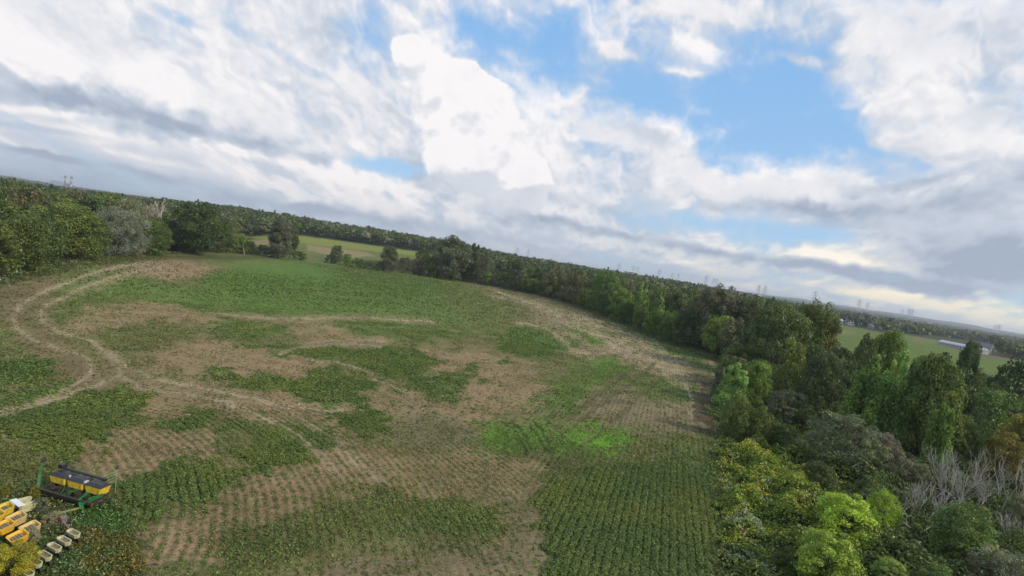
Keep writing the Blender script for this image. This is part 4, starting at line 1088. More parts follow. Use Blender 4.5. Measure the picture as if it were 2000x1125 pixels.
def weeds():
    out = ([], [])
    ZONE = [(-120, 980), (100, 950), (215, 965), (250, 1010), (285, 1110), (280, 1200), (-120, 1200)]
    x, y, r, R = scatter(120000, 20, 48, seed=8, a0=-52, a1=-15)
    u, v = pix(x, y, 0); ok = in_poly(u, v, ZONE); x, y, u, v = x[ok], y[ok], u[ok], v[ok]; m = len(x)
    cl = fbm(x / 1.3, y / 1.3, 4, 19); z = .05 + 1.1 * np.clip(cl - .3, 0, 1) * R.random(m)
    Nn = R.normal(size=(m, 3)); Nn[:, 2] = np.abs(Nn[:, 2])
    c = np.array([.10, .14, .042]) * (.6 + .8 * R.random((m, 1)))
    b = fbm(x / 2.5 + 9, y / 2.5, 3, 23)[:, None]
    c = np.where(b > .58, c * np.array([1.5, 1.0, .8]), c); c = np.where(b < .42, c * np.array([.8, 1.2, .8]), c)
    near_pl = np.exp(-(((u - 100) / 60) ** 2 + ((v - 1030) / 35) ** 2)); t = R.random(m)
    wf = (t < .02 + .16 * near_pl * (fbm(x / .8, y / .8, 3, 29) > .5)); z = z + wf * .1
    c = np.where(wf[:, None], np.array([.55, .56, .46]), c)
    c = np.where((t > .96)[:, None] & (b > .5), np.array([.38, .30, .06]), c)
    add_cloud(out, np.stack([x, y, z], 1), Nn, np.where(wf, .09, .16) * (.6 + .7 * R.random(m)), c, 1.8)
    finish(out, 'wild_weeds', 'tall wild weeds dotted with white flowers around the old seeding machines', 'weeds')
    # mown verge
    out = ([], [])
    x, y, r, R = scatter(60000, 30, 62, seed=9, a0=-54, a1=-34)
    u, v = pix(x, y, 0); ok = in_poly(u, v, [(-200, 840), (10, 858), (110, 905), (100, 955), (20, 985), (-200, 1040)]); x, y = x[ok], y[ok]; m = len(x)
    c = np.array([.165, .18, .055]) * (.7 + .6 * R.random((m, 1))) * (.7 + .6 * fbm(x / 2, y / 2, 3, 5))[:, None]
    Nn = R.normal(size=(m, 3)) * .5; Nn[:, 2] = .8
    add_cloud(out, np.stack([x, y, .03 + .05 * R.random(m)], 1), Nn, .16 + .1 * R.random(m), c, 3)
    finish(out, 'mown_grass', 'olive mown grass verge at the left edge beside the machines', 'grass')
weeds()

def scrub():
    out = ([], [])
    ZONE = [(1408, 745), (1440, 760), (1640, 760), (1760, 760), (2100, 830), (2250, 900), (2250, 1300), (1380, 1300), (1405, 1130), (1408, 900), (1396, 800)]
    x, y, r, R = scatter(420000, 24, 125, power=1.25, seed=12, a0=12, a1=50)
    u, v = pix(x, y, 0); ok = in_poly(u + 60 * (fbm(x / 1.7, y / 1.7, 3, 881) - .5) + R.normal(size=len(u)) * 7, v, ZONE); x, y, u, v, r = x[ok], y[ok], u[ok], v[ok], r[ok]; m = len(x)
    cl = fbm(x / 3.2, y / 3.2, 4, 119); fine = fbm(x / .9, y / .9, 3, 121)
    H = 2.6 * np.clip(cl - .36, 0, 1) * 2 + .5 * fine
    edge = sstep(1395, 1450, u + 40 * (fbm(x / 3, y / 3, 2, 883) - .5)); H = H * (.25 + .75 * edge)
    z = H * (1 - .35 * R.random(m) ** 2)
    Nn = R.normal(size=(m, 3)) * .7; Nn[:, 2] += .7
    c = np.array([.115, .16, .038]) * (.6 + .7 * R.random((m, 1)))
    gold = np.exp(-(((u - 1500) / 120) ** 2 + ((v - 1000) / 95) ** 2)) + .7 * np.exp(-(((u - 1465) / 60) ** 2 + ((v - 905) / 30) ** 2)) + .6 * np.exp(-(((u - 1480) / 30) ** 2 + ((v - 765) / 9) ** 2))
    b = fbm(x / 1.6 + 9, y / 1.6, 4, 123)
    lush = np.clip(gold * 1.3, 0, 1)[:, None]
    c = c * (1 - lush) + (np.array([.21, .29, .035]) * (.6 + .7 * R.random((m, 1)))) * lush
    t = R.random(m)
    yel = (t < gold * sstep(.50, .64, b) * .6); wht = (t < .75 * sstep(.62, .68, fbm(x / 1.8 + 30, y / 1.8, 4, 131)) * np.clip(gold * 1.3, .25, 1)) & ~yel
    c = np.where(yel[:, None], np.array([.52, .46, .04]) * (.7 + .5 * R.random((m, 1))), c)
    c = np.where(wht[:, None], np.array([.36, .40, .28]), c)
    z = z + (yel | wht) * .12
    s = np.where(yel | wht, .13, .21) * (.6 + .7 * R.random(m)) * (1 + .006 * r)
    add_cloud(out, np.stack([x, y, z], 1), Nn, s, c, 1.7)
    finish(out, 'goldenrod_scrub', 'tangled scrub floor of goldenrod, asters and grasses right of the crop', 'scrub')
    # rough grass at the foot of the woods
    out = ([], [])
    for pts, hh in ((LW, 1.0), (RW, 1.0)):
        P, Nn_ = resample(pts, .25)
        for k in range(5):
            o = R.normal(size=len(P)) * 1.3 - .8
            q = P + Nn_ * o[:, None]; m = len(q); zz = terrain(q[:, 0], q[:, 1]) + .5 * R.random(m) * hh
            N2 = R.normal(size=(m, 3)); N2[:, 2] = abs(N2[:, 2])
            c = np.array([.11, .13, .045]) * (.5 + .8 * R.random((m, 1)))
            add_cloud(out, np.column_stack([q, zz]), N2, .5 * (.6 + .8 * R.random(m)), c, 1.8)
    finish(out, 'rough_grass', 'rough tall grass along the foot of both woods', 'grass')
scrub()

# ------------------------------------------------------------------ machines
YEL = solid_mat('yellow_paint', (.72, .53, .03), .5, dirtcol=(.48, .35, .06), scale=5)
YELF = solid_mat('faded_yellow', (.66, .48, .16), .6, dirtcol=(.50, .36, .16), scale=4)
YELO = solid_mat('orange_yellow_paint', (.78, .46, .015), .5, dirtcol=(.58, .36, .06), scale=4)
CREAM = solid_mat('cream_plastic', (.56, .54, .34), .6, dirtcol=(.36, .36, .21), scale=5)
BLK = solid_mat('black_plastic', (.026, .027, .036), .45, dirtcol=(.022, .022, .025), scale=4)
DKM = solid_mat('dark_soiled_metal', (.045, .043, .042), .6, metal=.3, dirtcol=(.08, .06, .045), scale=8)
GRNP = solid_mat('green_paint', (.02, .16, .035), .45, dirtcol=(.02, .09, .03), scale=5)
RUB = solid_mat('tyre_rubber', (.03, .03, .03), .85, scale=8)
WHT = solid_mat('white_panel', (.72, .76, .78), .5, dirt=.12, scale=4)
INNER = solid_mat('weathered_interior', (.30, .24, .14), .8, dirtcol=(.15, .12, .07), scale=9)
RED = solid_mat('red_reflector', (.6, .06, .02), .4, scale=4)

def bm_box(bm, c, s, taper=1.0, rot=None, bevel=0):
    """box; the bottom face is taper times the size of the top"""
    g = bmesh.ops.create_cube(bm, size=1)['verts']
    for v in g:
        k = taper if v.co.z < 0 else 1
        v.co = Vector((v.co.x * s[0] * k, v.co.y * s[1] * k, v.co.z * s[2]))
    if bevel:
        es = list({e for v in g for e in v.link_edges})
        r = bmesh.ops.bevel(bm, geom=es, offset=bevel, segments=2, affect='EDGES', profile=.5)
        g = list({v for f in r['faces'] for v in f.verts} | {v for v in g if v.is_valid})
    if rot is not None: bmesh.ops.rotate(bm, verts=g, cent=(0, 0, 0), matrix=rot)
    bmesh.ops.translate(bm, verts=g, vec=c)
def bm_bar(bm, a, b, w, h=None):
    a, b = Vector(a), Vector(b); d = b - a
    q = d.to_track_quat('X', 'Z').to_matrix()
    bm_box(bm, (a + b) / 2, (d.length, w, h or w), rot=q)
def bm_cyl(bm, a, b, r, r2=None, seg=16):
    a, b = Vector(a), Vector(b); d = b - a
    g = bmesh.ops.create_cone(bm, cap_ends=True, segments=seg, radius1=r, radius2=r2 if r2 is not None else r, depth=d.length)['verts']
    bmesh.ops.rotate(bm, verts=g, cent=(0, 0, 0), matrix=d.to_track_quat('Z', 'Y').to_matrix())
    bmesh.ops.translate(bm, verts=g, vec=(a + b) / 2)
def part(name, fn, mtl, parent=None, **kw):
    bm = bmesh.new(); fn(bm); me = bpy.data.meshes.new(name); bm.to_mesh(me); bm.free(); me.materials.append(mtl)
    return link(name, me, parent, **kw)
def frame_xy(root, pL, pR):
    d = Vector((pR[0] - pL[0], pR[1] - pL[1], 0)); root.rotation_euler.z = math.atan2(d.y, d.x); return d.length

def open_box(bm, L, W, Hh, th=.035, taper=.8, cut=.0, z0=0):
    """hollow tapering box, open at the top, with cut corners"""
    def ring(l, w, z, c):
        l, w = l / 2, w / 2
        return [bm.verts.new(q) for q in ((-l + c, -w, z), (l - c, -w, z), (l, -w + c, z), (l, w - c, z), (l - c, w, z), (-l + c, w, z), (-l, w - c, z), (-l, -w + c, z))]
    c = cut or .02
    o0 = ring(L * taper, W * taper, z0, c * taper); o1 = ring(L, W, z0 + Hh, c); i1 = ring(L - 2 * th, W - 2 * th, z0 + Hh, c * .85)
    i0 = ring((L - 2 * th) * taper, (W - 2 * th) * taper, z0 + Hh * .25, c * .8 * taper)
    for a, b in ((o0, o1), (o1, i1), (i1, i0)):
        for k in range(8): bm.faces.new((a[k], a[(k + 1) % 8], b[(k + 1) % 8], b[k]))
    bm.faces.new(list(reversed(o0))); bm.faces.new(i0)

def machine_a():
    pL, pR = at(106, 922, 1.35), at(209, 951, 1.35)
    mid = (pL + pR) / 2; mid[2] = 0
    root = link('seed_planter', None, loc=mid, label='green and black seed planter with three black-lidded yellow hoppers, standing in weeds', category='seed planter')
    L = frame_xy(root, pL, pR)
    inv = root.matrix_basis.inverted()
    fL, fR = inv @ Vector(at(93, 960, .45)), inv @ Vector(at(181, 990, .45))
    yf = min(-.7, (fL.y + fR.y) / 2); hw = L / 2
    for i, xx_ in enumerate((-L / 3, 0, L / 3)):
        w = L / 3 * .93
        def body(bm, w=w, xx_=xx_):
            bm_box(bm, (xx_, 0, 1.08), (w, .72, .50), taper=.84, bevel=.03); bm_box(bm, (xx_, 0, .88), (w * .8, .40, .14), taper=.6)
            bm_box(bm, (xx_ + w * .42, -.36, 1.14), (.10, .06, .30), bevel=.01)
        hp = part('seed_hopper', body, YEL, root)
        def lid(bm, w=w, xx_=xx_):
            bm_box(bm, (xx_, .0, 1.355), (w * 1.02, .78, .05), bevel=.015)
            g = bmesh.ops.create_cube(bm, size=1)['verts']
            for v in g: v.co = Vector((xx_ + v.co.x * w * (.98 if v.co.z < 0 else .70), v.co.y * (.74 if v.co.z < 0 else .42), 1.44 + v.co.z * .12))
            bm_box(bm, (xx_, -.29, 1.40), (.12, .05, .05))
        part('lid', lid, BLK, hp)
    def latch(bm):
        bm_cyl(bm, (-L / 6, -.12, 1.36), (-L / 6, -.12, 1.50), .07); bm_box(bm, (L / 6, -.2, 1.40), (.16, .28, .22), bevel=.03)
    part('vent_cap', latch, solid_mat('grey_cap', (.45, .46, .5), .5), root)
    def duct(bm):
        bm_cyl(bm, (-hw * .95, .42, 1.52), (hw * .74, .42, 1.52), .085, seg=14); bm_box(bm, (-hw * .93, .40, 1.66), (.36, .34, .30), bevel=.04)
        for k in range(7): bm_cyl(bm, (-hw * .8 + k * hw * .25, .42, 1.46), (-hw * .8 + k * hw * .25, .1, 1.2), .03, seg=8)
    part('air_duct', duct, BLK, root)
    def bar(bm):
        bm_bar(bm, (-hw * 1.02, yf, .50), (hw * .98, yf, .50), .18, .18); bm_bar(bm, (-hw * .98, yf - .14, .62), (hw * .9, yf - .14, .62), .05)
        bm_bar(bm, (-hw * .9, .25, .62), (hw * .95, .25, .62), .12, .12)
        for xq in (-hw * .95, -hw * .3, hw * .3, hw * .92): bm_bar(bm, (xq, yf, .5), (xq, .25, .62), .10, .10)
    part('toolbar', bar, DKM, root)
    def legs(bm):
        for xq in (-hw * .75, 0.05, hw * .72):
            bm_bar(bm, (xq, .25, .62), (xq, .05, .9), .09); bm_bar(bm, (xq - .3, .25, .62), (xq, 0, .9), .06)
    part('hopper_bracket', legs, GRNP, root)
    def brace(bm):
        bm_bar(bm, (-.15 * hw, yf + .1, .62), (.20 * hw, .0, .86), .10); bm_bar(bm, (.52 * hw, yf - .1, .58), (.46 * hw, .0, .95), .16, .10)
        bm_bar(bm, (.70 * hw, yf - .2, .5), (1.02 * hw, -.25, .95), .20, .12); bm_bar(bm, (.62 * hw, yf - .15, .55), (.80 * hw, yf - .35, .28), .22, .10)
        bm_box(bm, (.86 * hw, yf + .15, .75), (.12, .5, .28), bevel=.02); bm_bar(bm, (-.55 * hw, .2, .8), (-.2 * hw, yf, .6), .07)
    part('green_brace', brace, GRNP, root)
    for i in range(6):
        xq = (-.86 + .34 * i) * hw
        def unit(bm, xq=xq):
            bm_bar(bm, (xq, yf, .48), (xq, yf + .55, .42), .12, .10); bm_box(bm, (xq, yf + .5, .52), (.22, .38, .40), taper=.6, bevel=.02); bm_cyl(bm, (xq - .12, yf + .55, .62), (xq + .12, yf + .55, .62), .15, seg=16); bm_bar(bm, (xq, yf + .2, .75), (xq, yf + .7, .85), .06)
            bm_bar(bm, (xq - .09, yf + .1, .34), (xq - .09, yf + .7, .3), .04); bm_bar(bm, (xq + .09, yf + .1, .34), (xq + .09, yf + .7, .3), .04)
            bm_cyl(bm, (xq - .03, yf + .35, .22), (xq + .03, yf + .35, .22), .22, seg=20)
        ru = part('row_unit', unit, DKM, root)
        def wh(bm, xq=xq):
            for s in (-.14, .14): bm_cyl(bm, (xq + s - .05, yf + .72, .2), (xq + s + .05, yf + .72, .2), .19, seg=20)
        part('gauge_wheel', wh, RUB, ru)
    for s in (-.88, .80):
        tw = part('transport_wheel', lambda bm, s=s: (bm_cyl(bm, (s * hw - .12, -.15, .38), (s * hw + .12, -.15, .38), .38, seg=28), bm_cyl(bm, (s * hw - .135, -.15, .38), (s * hw + .135, -.15, .38), .30, seg=28)), RUB, root)
        part('wheel_rim', lambda bm, s=s: (bm_cyl(bm, (s * hw - .145, -.15, .38), (s * hw + .145, -.15, .38), .19, seg=18), bm_cyl(bm, (s * hw - .165, -.15, .38), (s * hw + .165, -.15, .38), .07, seg=12)), solid_mat('grey_rim', (.22, .22, .22), .6), tw)
    mk = part('marker_arm', lambda bm: (bm_bar(bm, (-hw * 1.06, yf, .45), (-hw * 1.18, yf + .25, 1.35), .16, .22), bm_bar(bm, (-hw * 1.16, yf + .2, 1.25), (-hw * 1.26, yf + .5, 2.1), .10, .12)), GRNP, root)
    part('marker_disc', lambda bm: (bm_cyl(bm, (-hw * 1.29, yf + .50, 2.18), (-hw * 1.23, yf + .54, 2.2), .20, .16, seg=20), bm_cyl(bm, (-hw * 1.36, yf + .5, 2.18), (-hw * 1.2, yf + .54, 2.2), .05)), DKM, mk)
    mk2 = part('folded_marker_arm', lambda bm: [bm_bar(bm, (hw * (.42 + .1 * k), .35 + .05 * k, 1.45 - .08 * k), (hw * (.90 + .02 * k), .75, 2.05 - .16 * k), .035) for k in range(4)] + [bm_bar(bm, (hw * .98, .7, .7), (hw * .88, .8, 2.4), .025), bm_bar(bm, (hw * .55, .5, 1.6), (hw * .86, .8, 2.45), .025)], solid_mat('pale_green_rods', (.30, .42, .22), .5), root)
    part('marker_disc', lambda bm: bm_cyl(bm, (hw * .86, .80, 2.3), (hw * .90, .84, 2.32), .16, .12, seg=18), DKM, mk2)
    part('hitch_pole', lambda bm: bm_bar(bm, (hw * .72, yf - .35, .32), (hw * .42, yf - 1.25, .2), .08), solid_mat('mossy_yellow', (.30, .33, .10), .7), root)
    part('reflector', lambda bm: bm_box(bm, (hw * 1.05, yf - .2, .62), (.07, .04, .16), bevel=.01), RED, root)
    part('hose', lambda bm: [bm_bar(bm, (-hw * .9 + k * .35, yf + .1, .66 + .08 * (k % 2)), (-hw * .9 + (k + 1) * .35, yf + .1, .66 + .08 * ((k + 1) % 2)), .03) for k in range(int(L * .9 / .35))], BLK, root)
machine_a()

def machine_b():
    hop = [((12, 988), YEL, 'bright yellow'), ((36, 1006), YELF, None), ((63, 1025), YELF, None), ((-6, 1003), YELO, None), ((12, 1022), YELO, None), ((39, 1043), YELO, None)]
    c0 = (at(12, 988, .95) + at(39, 1043, .95)) / 2
    root = link('row_planter', None, loc=(c0[0], c0[1], 0), label='old row planter with two rows of open yellow hoppers, sunk in weeds', category='row planter')
    a, b = at(12, 988, .95), at(63, 1025, .95)
    frame_xy(root, a, b); inv = root.matrix_basis.inverted()
    step = math.hypot(b[0] - a[0], b[1] - a[1]) / 2
    W = min(.86, step * .92)
    ys = []
    for (px_, m_, lb) in hop:
        p = inv @ Vector(at(px_[0], px_[1], .95)); ys.append(p.y)
        hp = part('seed_hopper', lambda bm, p=p: open_box(bm, W, .80, .42, .05, .74, .10, 0), m_, root, loc=(p.x, p.y, .52))
        hp.rotation_euler.x = .26
        if lb: hp['label'] = lb + ' hopper'
        part('inner_tray', lambda bm: (bm_box(bm, (0, 0, .27), (W * .66, .50, .03)), [bm_box(bm, (0, -.12 + .12 * k, .31), (W * .6, .02, .05)) for k in range(3)]), INNER, hp)
        part('seed_meter', lambda bm: (bm_box(bm, (0, 0, -.10), (.26, .26, .24), taper=.5, bevel=.02), bm_cyl(bm, (-.05, .1, -.25), (.05, .1, -.25), .18, seg=18)), DKM, hp)
    x0, x1 = -W * 2.2, W * 1.9
    part('toolbar', lambda bm: (bm_bar(bm, (x0, min(ys) + .62, .42), (x1, min(ys) + .62, .42), .14), bm_bar(bm, (x0, max(ys) - .1, .25), (x1, max(ys) - .1, .25), .10)), DKM, root)
    # loose pale boxes behind
    p = at(38, 984, .6)
    r2 = link('seed_box_pair', None, loc=(p[0], p[1], 0), label='pair of faded cream seed boxes under a white panel, above the yellow hoppers', category='seed boxes')
    frame_xy(r2, at(30, 978, .6), at(52, 994, .6))
    for s in (-.36, .42): part('seed_box', lambda bm, s=s: open_box(bm, .42, .95, .42, .05, .8, .09, 0), CREAM, r2, loc=(s, .25, .25))
    part('white_lid', lambda bm: bm_box(bm, (0, -.12, .72), (1.15, .34, .04), bevel=.01), WHT, r2)
    part('support', lambda bm: (bm_bar(bm, (-.6, .1, .2), (.65, .1, .2), .1), bm_cyl(bm, (-.4, .1, 0), (-.4, .1, .28), .05), bm_cyl(bm, (.4, .1, 0), (.4, .1, .28), .05)), DKM, r2)
machine_b()

def machine_c():
    cs = [(145, 1037), (127, 1051), (108, 1064), (89, 1080), (70, 1093), (54, 1113)]
    P = [at(x, y, .7) for x, y in cs]
    root = link('row_planter', None, loc=(P[2][0], P[2][1], 0), label='old row planter with a line of open cream seed boxes, among white flowers', category='row planter')
    d = at(143, 1047, .7) - at(112, 1031, .7)
    root.rotation_euler.z = math.atan2(d[1], d[0]); inv = root.matrix_basis.inverted()
    Q = [inv @ Vector(p) for p in P]
    for q in Q:
        sb = part('seed_box', lambda bm: open_box(bm, .95, .33, .24, .04, .88, .10, 0), CREAM, root, loc=(q.x, q.y, .42))
        sb.rotation_euler.x = .16
        part('box_bottom', lambda bm: (bm_box(bm, (0, 0, .11), (.70, .2, .03)), bm_box(bm, (.1, 0, .14), (.05, .16, .06))), INNER, sb)
        part('press_wheel', lambda bm: (bm_cyl(bm, (.35, -.06, -.15), (.35, .06, -.15), .17, seg=18), bm_bar(bm, (-.3, 0, -.06), (.35, 0, -.12), .08)), RUB, sb)
    a, b = Q[0], Q[-1]
    part('toolbar', lambda bm: (bm_bar(bm, (a.x - .62, a.y + .2, .42), (b.x - .62, b.y - .2, .42), .12), bm_bar(bm, (a.x - .2, a.y + .3, .2), (b.x - .2, b.y - .2, .2), .08)), DKM, root)
    e = inv @ Vector(at(123, 1016, .5))
    part('gear_box', lambda bm: (bm_box(bm, (e.x, e.y, .5), (.34, .3, .5), taper=.8, bevel=.03), bm_bar(bm, (e.x, e.y, .4), (a.x - .62, a.y + .2, .42), .08)), solid_mat('grey_violet_metal', (.20, .17, .19), .7, dirtcol=(.14, .09, .07)), root)
    part('reflector', lambda bm: bm_box(bm, (e.x + .14, e.y - .2, .72), (.16, .05, .14), bevel=.02), RED, root)
machine_c()

# ------------------------------------------------------------------ pylons, chimneys, farm, sheds
STEEL = solid_mat('steel_paled_for_haze', (.50, .53, .58), .6, metal=.2, scale=.2)  # steel colour lightened so the fading into haze is painted in
def pylon_bm():
    out = {}
    def leg(bm):
        W = lambda z: 5.5 * (1 - z / 45) ** 1.4 + 1.1
        zs = [0, 9, 17, 24, 30, 36, 41, 45]
        for sx, sy in ((1, 1), (1, -1), (-1, 1), (-1, -1)):
            for a, b in zip(zs[:-1], zs[1:]): bm_bar(bm, (sx * W(a), sy * W(a), a), (sx * W(b), sy * W(b), b), .30)
        for a, b in zip(zs[:-1], zs[1:]):
            wa, wb = W(a), W(b)
            for s in (1, -1):
                bm_bar(bm, (-wa, s * wa, a), (wb, s * wb, b), .2); bm_bar(bm, (wa, s * wa, a), (-wb, s * wb, b), .2)
                bm_bar(bm, (s * wa, -wa, a), (s * wb, wb, b), .2); bm_bar(bm, (s * wa, wa, a), (s * wb, -wb, b), .2)
    def arm(z, hw):
        def f(bm):
            for s in (1, -1):
                bm_bar(bm, (0, .8, z), (s * hw, 0, z + .6), .45); bm_bar(bm, (0, -.8, z), (s * hw, 0, z + .6), .45); bm_bar(bm, (0, 0, z + 3), (s * hw, 0, z + .8), .4)
                bm_cyl(bm, (s * hw * .95, 0, z + .6), (s * hw * .95, 0, z - 2.4), .22, seg=6); bm_cyl(bm, (s * hw * .5, 0, z + .3), (s * hw * .5, 0, z - 2.4), .22, seg=6)
        return f
    return leg, [arm(27, 9), arm(34, 10.5), arm(40, 7.5)]
def mk_me(fn, m_):
    bm = bmesh.new(); fn(bm); me = bpy.data.meshes.new('pylon_part'); bm.to_mesh(me); bm.free(); me.materials.append(m_); return me
_leg, _arms = pylon_bm(); LEGM = mk_me(_leg, STEEL); ARMM = [mk_me(a, STEEL) for a in _arms]
PY = [(1594, 568, 590, 'tallest steel pylon, rising behind the dark round trees on the right'),
      (1496, 557, 575, 'steel pylon with the widest outline, right of the skyline tree'), (1484, 555, 570, 'steel pylon just left of the widest pylon'),
      (1680, 584, 598, 'steel pylon over the woods right of the tallest pylon'), (1696, 590, 600, 'small pylon just right of the lone one over the woods'),
      (1777, 602, 616, 'left pylon of the close pair above the blue hill'), (1783, 603, 616, 'right pylon of the close pair above the blue hill'), (1764, 603, 613, 'faint small pylon left of the close pair'),
      (1859, 623, 631, 'tiny pylon on the blue ridge above the farm shed'), (1945, 634, 645, 'left pylon of the pair at the right end of the ridge'), (1953, 633, 646, 'right pylon of the pair at the right end of the ridge'), (1930, 635, 643, 'faintest pylon left of the pair at the end of the ridge'),
      (1381, 537, 552, 'pylon behind the tall skyline tree, left one of three'), (1395, 542, 554, 'pylon behind the tall skyline tree, middle one of three'), (1401, 543, 554, 'pylon behind the tall skyline tree, right one of three'),
      (1314, 532, 543, 'left pylon of the pair above the dark tree clump'), (1326, 533, 543, 'right pylon of the pair above the dark tree clump'), (1289, 525, 535, 'single faint pylon left of the pair above the dark clump'),
      (1239, 517, 528, 'left pylon of the pair above the white warehouse roof'), (1247, 519, 529, 'right pylon of the pair above the white warehouse roof'), (1210, 513, 523, 'faint pylon left of the white warehouse roof'),
      (1011, 482, 492, 'faint pylon above the middle of the wood, left one'), (1033, 486, 496, 'faint pylon above the middle of the wood, right one'),
      (37, 342, 360, 'faint pylon over the left wood, nearest the left edge'), (55, 345, 361, 'faint pylon over the left wood, second from the left edge')]
for i, (x, t, b, lb) in enumerate(PY):
    hp_ = (b - t)
    D = 45 * F / hp_ / 1.0
    d = FWD * F + RIGHT * (x - CX) - UP * (t - CY); d = d / (d @ FWD) * D
    px_, py_ = d[0], d[1]; top = d[2] + CAMH; gz = float(terrain(px_, py_))
    root = link('steel_pylon', None, loc=(px_, py_, min(gz, top - 36)), label=lb, category='pylon', group='power line pylons on the skyline')
    root.rotation_euler.z = -math.atan2(px_, py_) + [.2, .5, -.4][i % 3]
    s = (top - root.location.z) / 46; root.scale = (max(.8, s) * .95,) * 2 + (s,)
    link('lattice_mast', LEGM, root)
    for a in ARMM: link('cross_arm', a, root)

CONC = solid_mat('pale_concrete', (.42, .43, .46), .8, dirt=.15, scale=.03)
CDK = solid_mat('dark_band', (.15, .15, .19), .8, dirt=.1, scale=.03)
CBL = solid_mat('blue_grey_cladding', (.22, .30, .38), .7, dirt=.15, scale=.03)
def far_pt(x, y, D):
    d = FWD * F + RIGHT * (x - CX) - UP * (y - CY); d = d / (d @ FWD) * D; return d + np.array([0, 0, CAMH])
def power_station():
    D = 3000.0
    t1, t2 = far_pt(128, 343.5, D), far_pt(140, 345, D)
    b = far_pt(130, 368, D); zb = -5.0
    root = link('power_station', None, loc=(b[0], b[1], zb), label='hazy power station with twin banded chimneys beyond the left wood', category='power station')
    root.rotation_euler.z = -math.atan2(b[0], b[1]); inv = root.matrix_basis.inverted()
    for t in (t1, t2):
        q = inv @ Vector(t)
        ch = part('chimney', lambda bm, q=q: bm_cyl(bm, (q.x, q.y, 0), (q.x, q.y, q.z - 11), 5.2, 4.0, seg=20), CONC, root)
        part('chimney_top', lambda bm, q=q: (bm_cyl(bm, (q.x, q.y, q.z - 11), (q.x, q.y, q.z), 5.2, 5.0, seg=20)), CDK, ch)
        part('chimney_band', lambda bm, q=q: bm_cyl(bm, (q.x, q.y, q.z - 40), (q.x, q.y, q.z - 30), 5.0, 4.9, seg=20), CDK, ch)
    zt = (inv @ Vector(far_pt(134, 358.5, D))).z
    part('boiler_house', lambda bm: (bm_box(bm, (8, 6, zt / 2), (26, 22, zt)), bm_box(bm, (32, 6, zt / 2 - 4), (16, 20, zt - 8)), bm_box(bm, (-10, 8, zt / 2), (8, 18, zt + 4))), CDK, root)
    part('turbine_hall', lambda bm: (bm_box(bm, (-42, 20, zt * .5 + 2), (50, 30, zt + 4)), bm_box(bm, (-58, 22, zt * .5 - 1), (34, 30, zt - 2)), [bm_cyl(bm, (-60 + 9 * k, 20, zt), (-60 + 9 * k, 20, zt + 7), 1.6, seg=10) for k in range(5)]), CBL, root)
power_station()

ROOFW = solid_mat('white_metal_roof', (.58, .58, .58), .5, dirt=.08, scale=.5)
WALLW = solid_mat('white_siding', (.42, .42, .43), .6, dirt=.15, scale=.6)
GLASS = solid_mat('dark_glass', (.06, .07, .09), .25, scale=1)
ROOFG = solid_mat('grey_shingle', (.20, .21, .23), .8, scale=1)
def gable(bm, L, W, h0, h1, over=.4):
    v = [bm.verts.new(q) for q in ((-L / 2 - over, -W / 2 - over, h0), (L / 2 + over, -W / 2 - over, h0), (L / 2 + over, W / 2 + over, h0), (-L / 2 - over, W / 2 + over, h0), (-L / 2 - over, 0, h1), (L / 2 + over, 0, h1))]
    for f in ((0, 1, 5, 4), (2, 3, 4, 5), (0, 4, 3), (1, 2, 5), (0, 3, 2, 1)): bm.faces.new([v[k] for k in f])
def house(name, loc, rz, L, W, h0, h1, label, cat, wm, rm, nwin=4, group=None, sill=.9, doors=1):
    root = link(name, None, loc=loc, label=label, category=cat); root.rotation_euler.z = rz
    if group: root['group'] = group
    part('wall', lambda bm: bm_box(bm, (0, 0, h0 / 2 - .5), (L, W, h0 + 1)), wm, root)
    part('roof', lambda bm: gable(bm, L, W, h0 + .01, h1), rm, root)
    for k in range(nwin):
        xq = -L / 2 + L * (k + .7) / (nwin + .4)
        part('window', lambda bm: bm_box(bm, (xq, -W / 2 - .03, h0 * .55), (L / nwin * .35, .06, h0 * .28)), GLASS, root)
    for k in range(doors):
        part('door', lambda bm: bm_box(bm, (L / 2 - 1.6 - 6 * k, -W / 2 - .04, h0 * .38), (2.2, .08, h0 * .76)), rm, root)
    return root
p1, p2 = at(1838, 674), at(1924, 692)
d = p2 - p1; Ls = math.hypot(d[0], d[1]); mid = (p1 + p2) / 2
Dm = math.hypot(mid[0], mid[1])
house('farm_shed', (mid[0], mid[1], mid[2]), math.atan2(d[1], d[0]), Ls, Dm * 9 / F, Dm * 5 / F, Dm * 8.5 / F, 'long low white farm shed with metal roof beyond the green field', 'shed', WALLW, ROOFW, 12)
p = at(1936, 692)
house('farm_house', (p[0], p[1] + 8, p[2]), math.atan2(d[1], d[0]) + .5, Dm * 18 / F, Dm * 10 / F, Dm * 8 / F, Dm * 15 / F, 'small grey-roofed farm house at the right end of the white shed', 'house', solid_mat('pale_green_siding', (.34, .38, .34), .7, scale=.6), ROOFG, 3)
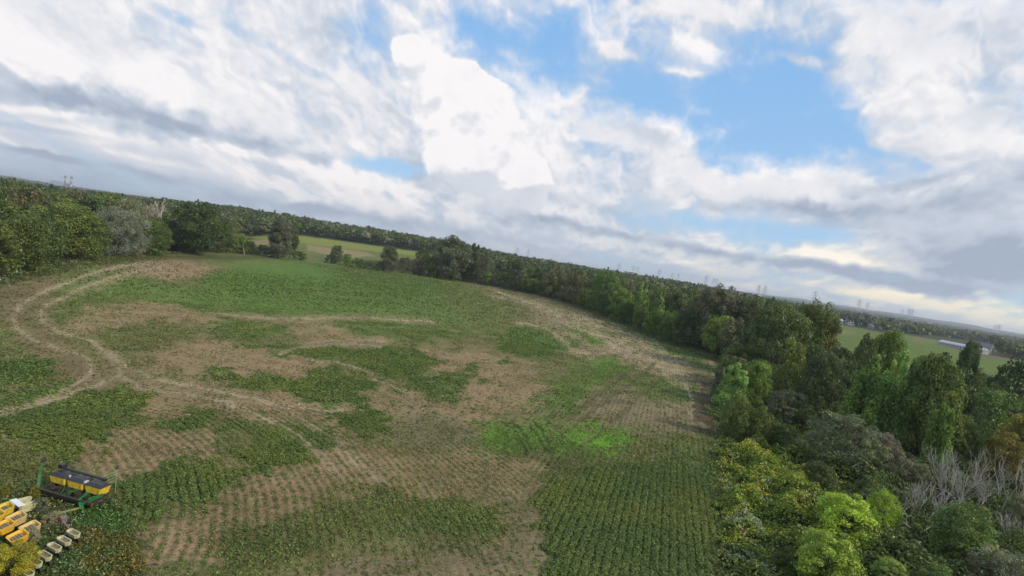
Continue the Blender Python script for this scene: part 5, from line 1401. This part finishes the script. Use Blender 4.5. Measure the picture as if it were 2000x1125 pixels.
for i, (x, y, wpx, hpx, lb) in enumerate(((1640, 619, 20, 5, 'white farm building among trees left of the far hedge, left one'), (1662, 621, 24, 7, 'white farm building among trees, middle and largest one'), (1703, 631, 11, 5, 'small white building among trees, right one'))):
    p = far_pt(x, y, 760); gz = float(terrain(p[0], p[1])); s = 760 / F
    hh = max(p[2] - gz, 4) * .55; wpx *= .6
    house('farm_building', (p[0], p[1], gz), -.3 + i * .2, wpx * s, 9, hh * .75, hh + 1.5, lb, 'farm building', WALLW, ROOFW, 3, 'white farm buildings among the trees')
for i, (x, y, wpx, lb) in enumerate(((1234, 531, 26, 'long white warehouse roof on the skyline, leftmost'), (1347, 551, 16, 'white warehouse on the skyline right of the dark tree clump'), (1402, 562, 10, 'small white warehouse beside the tall skyline tree'),
                                     (1446, 568, 16, 'white warehouse right of the tall skyline tree, left of the pylons'), (1478, 577, 14, 'low white warehouse below the pylon pair'), (1454, 581, 8, 'small white warehouse just below the others right of the skyline tree'))):
    D = 1500.; p = far_pt(x, y - 1, D); gz = float(terrain(p[0], p[1])); s = D / F
    house('warehouse', (p[0], p[1], min(gz, p[2] - 8)), -math.atan2(p[0], p[1]) - .15, wpx * s, 25, max(p[2] - gz, 8) - 2, max(p[2] - gz, 8), lb, 'warehouse', WALLW, ROOFW, 3, 'white warehouses on the skyline')

# ------------------------------------------------------------------ air
def haze():
    bm = bmesh.new(); g = bmesh.ops.create_cube(bm, size=1)['verts']
    for v in g: v.co = Vector((v.co.x * 56000, v.co.y * 56000, -6 + (v.co.z + .5) * 150))
    me = bpy.data.meshes.new('haze'); bm.to_mesh(me); bm.free()
    m, n, l = mat('pale_air'); o = n('ShaderNodeOutputMaterial'); pv = n('ShaderNodeVolumePrincipled')
    pv.inputs['Color'].default_value = (.80, .88, 1.0, 1); pv.inputs['Density'].default_value = 1.1e-4; pv.inputs['Anisotropy'].default_value = .2
    l(pv.outputs[0], o.inputs['Volume']); me.materials.append(m)
    link('haze', me, kind='stuff', label='thin blue air over the far fields and hills', category='haze')
haze()
print('objects', len(bpy.data.objects), 'trees', len(TREES))
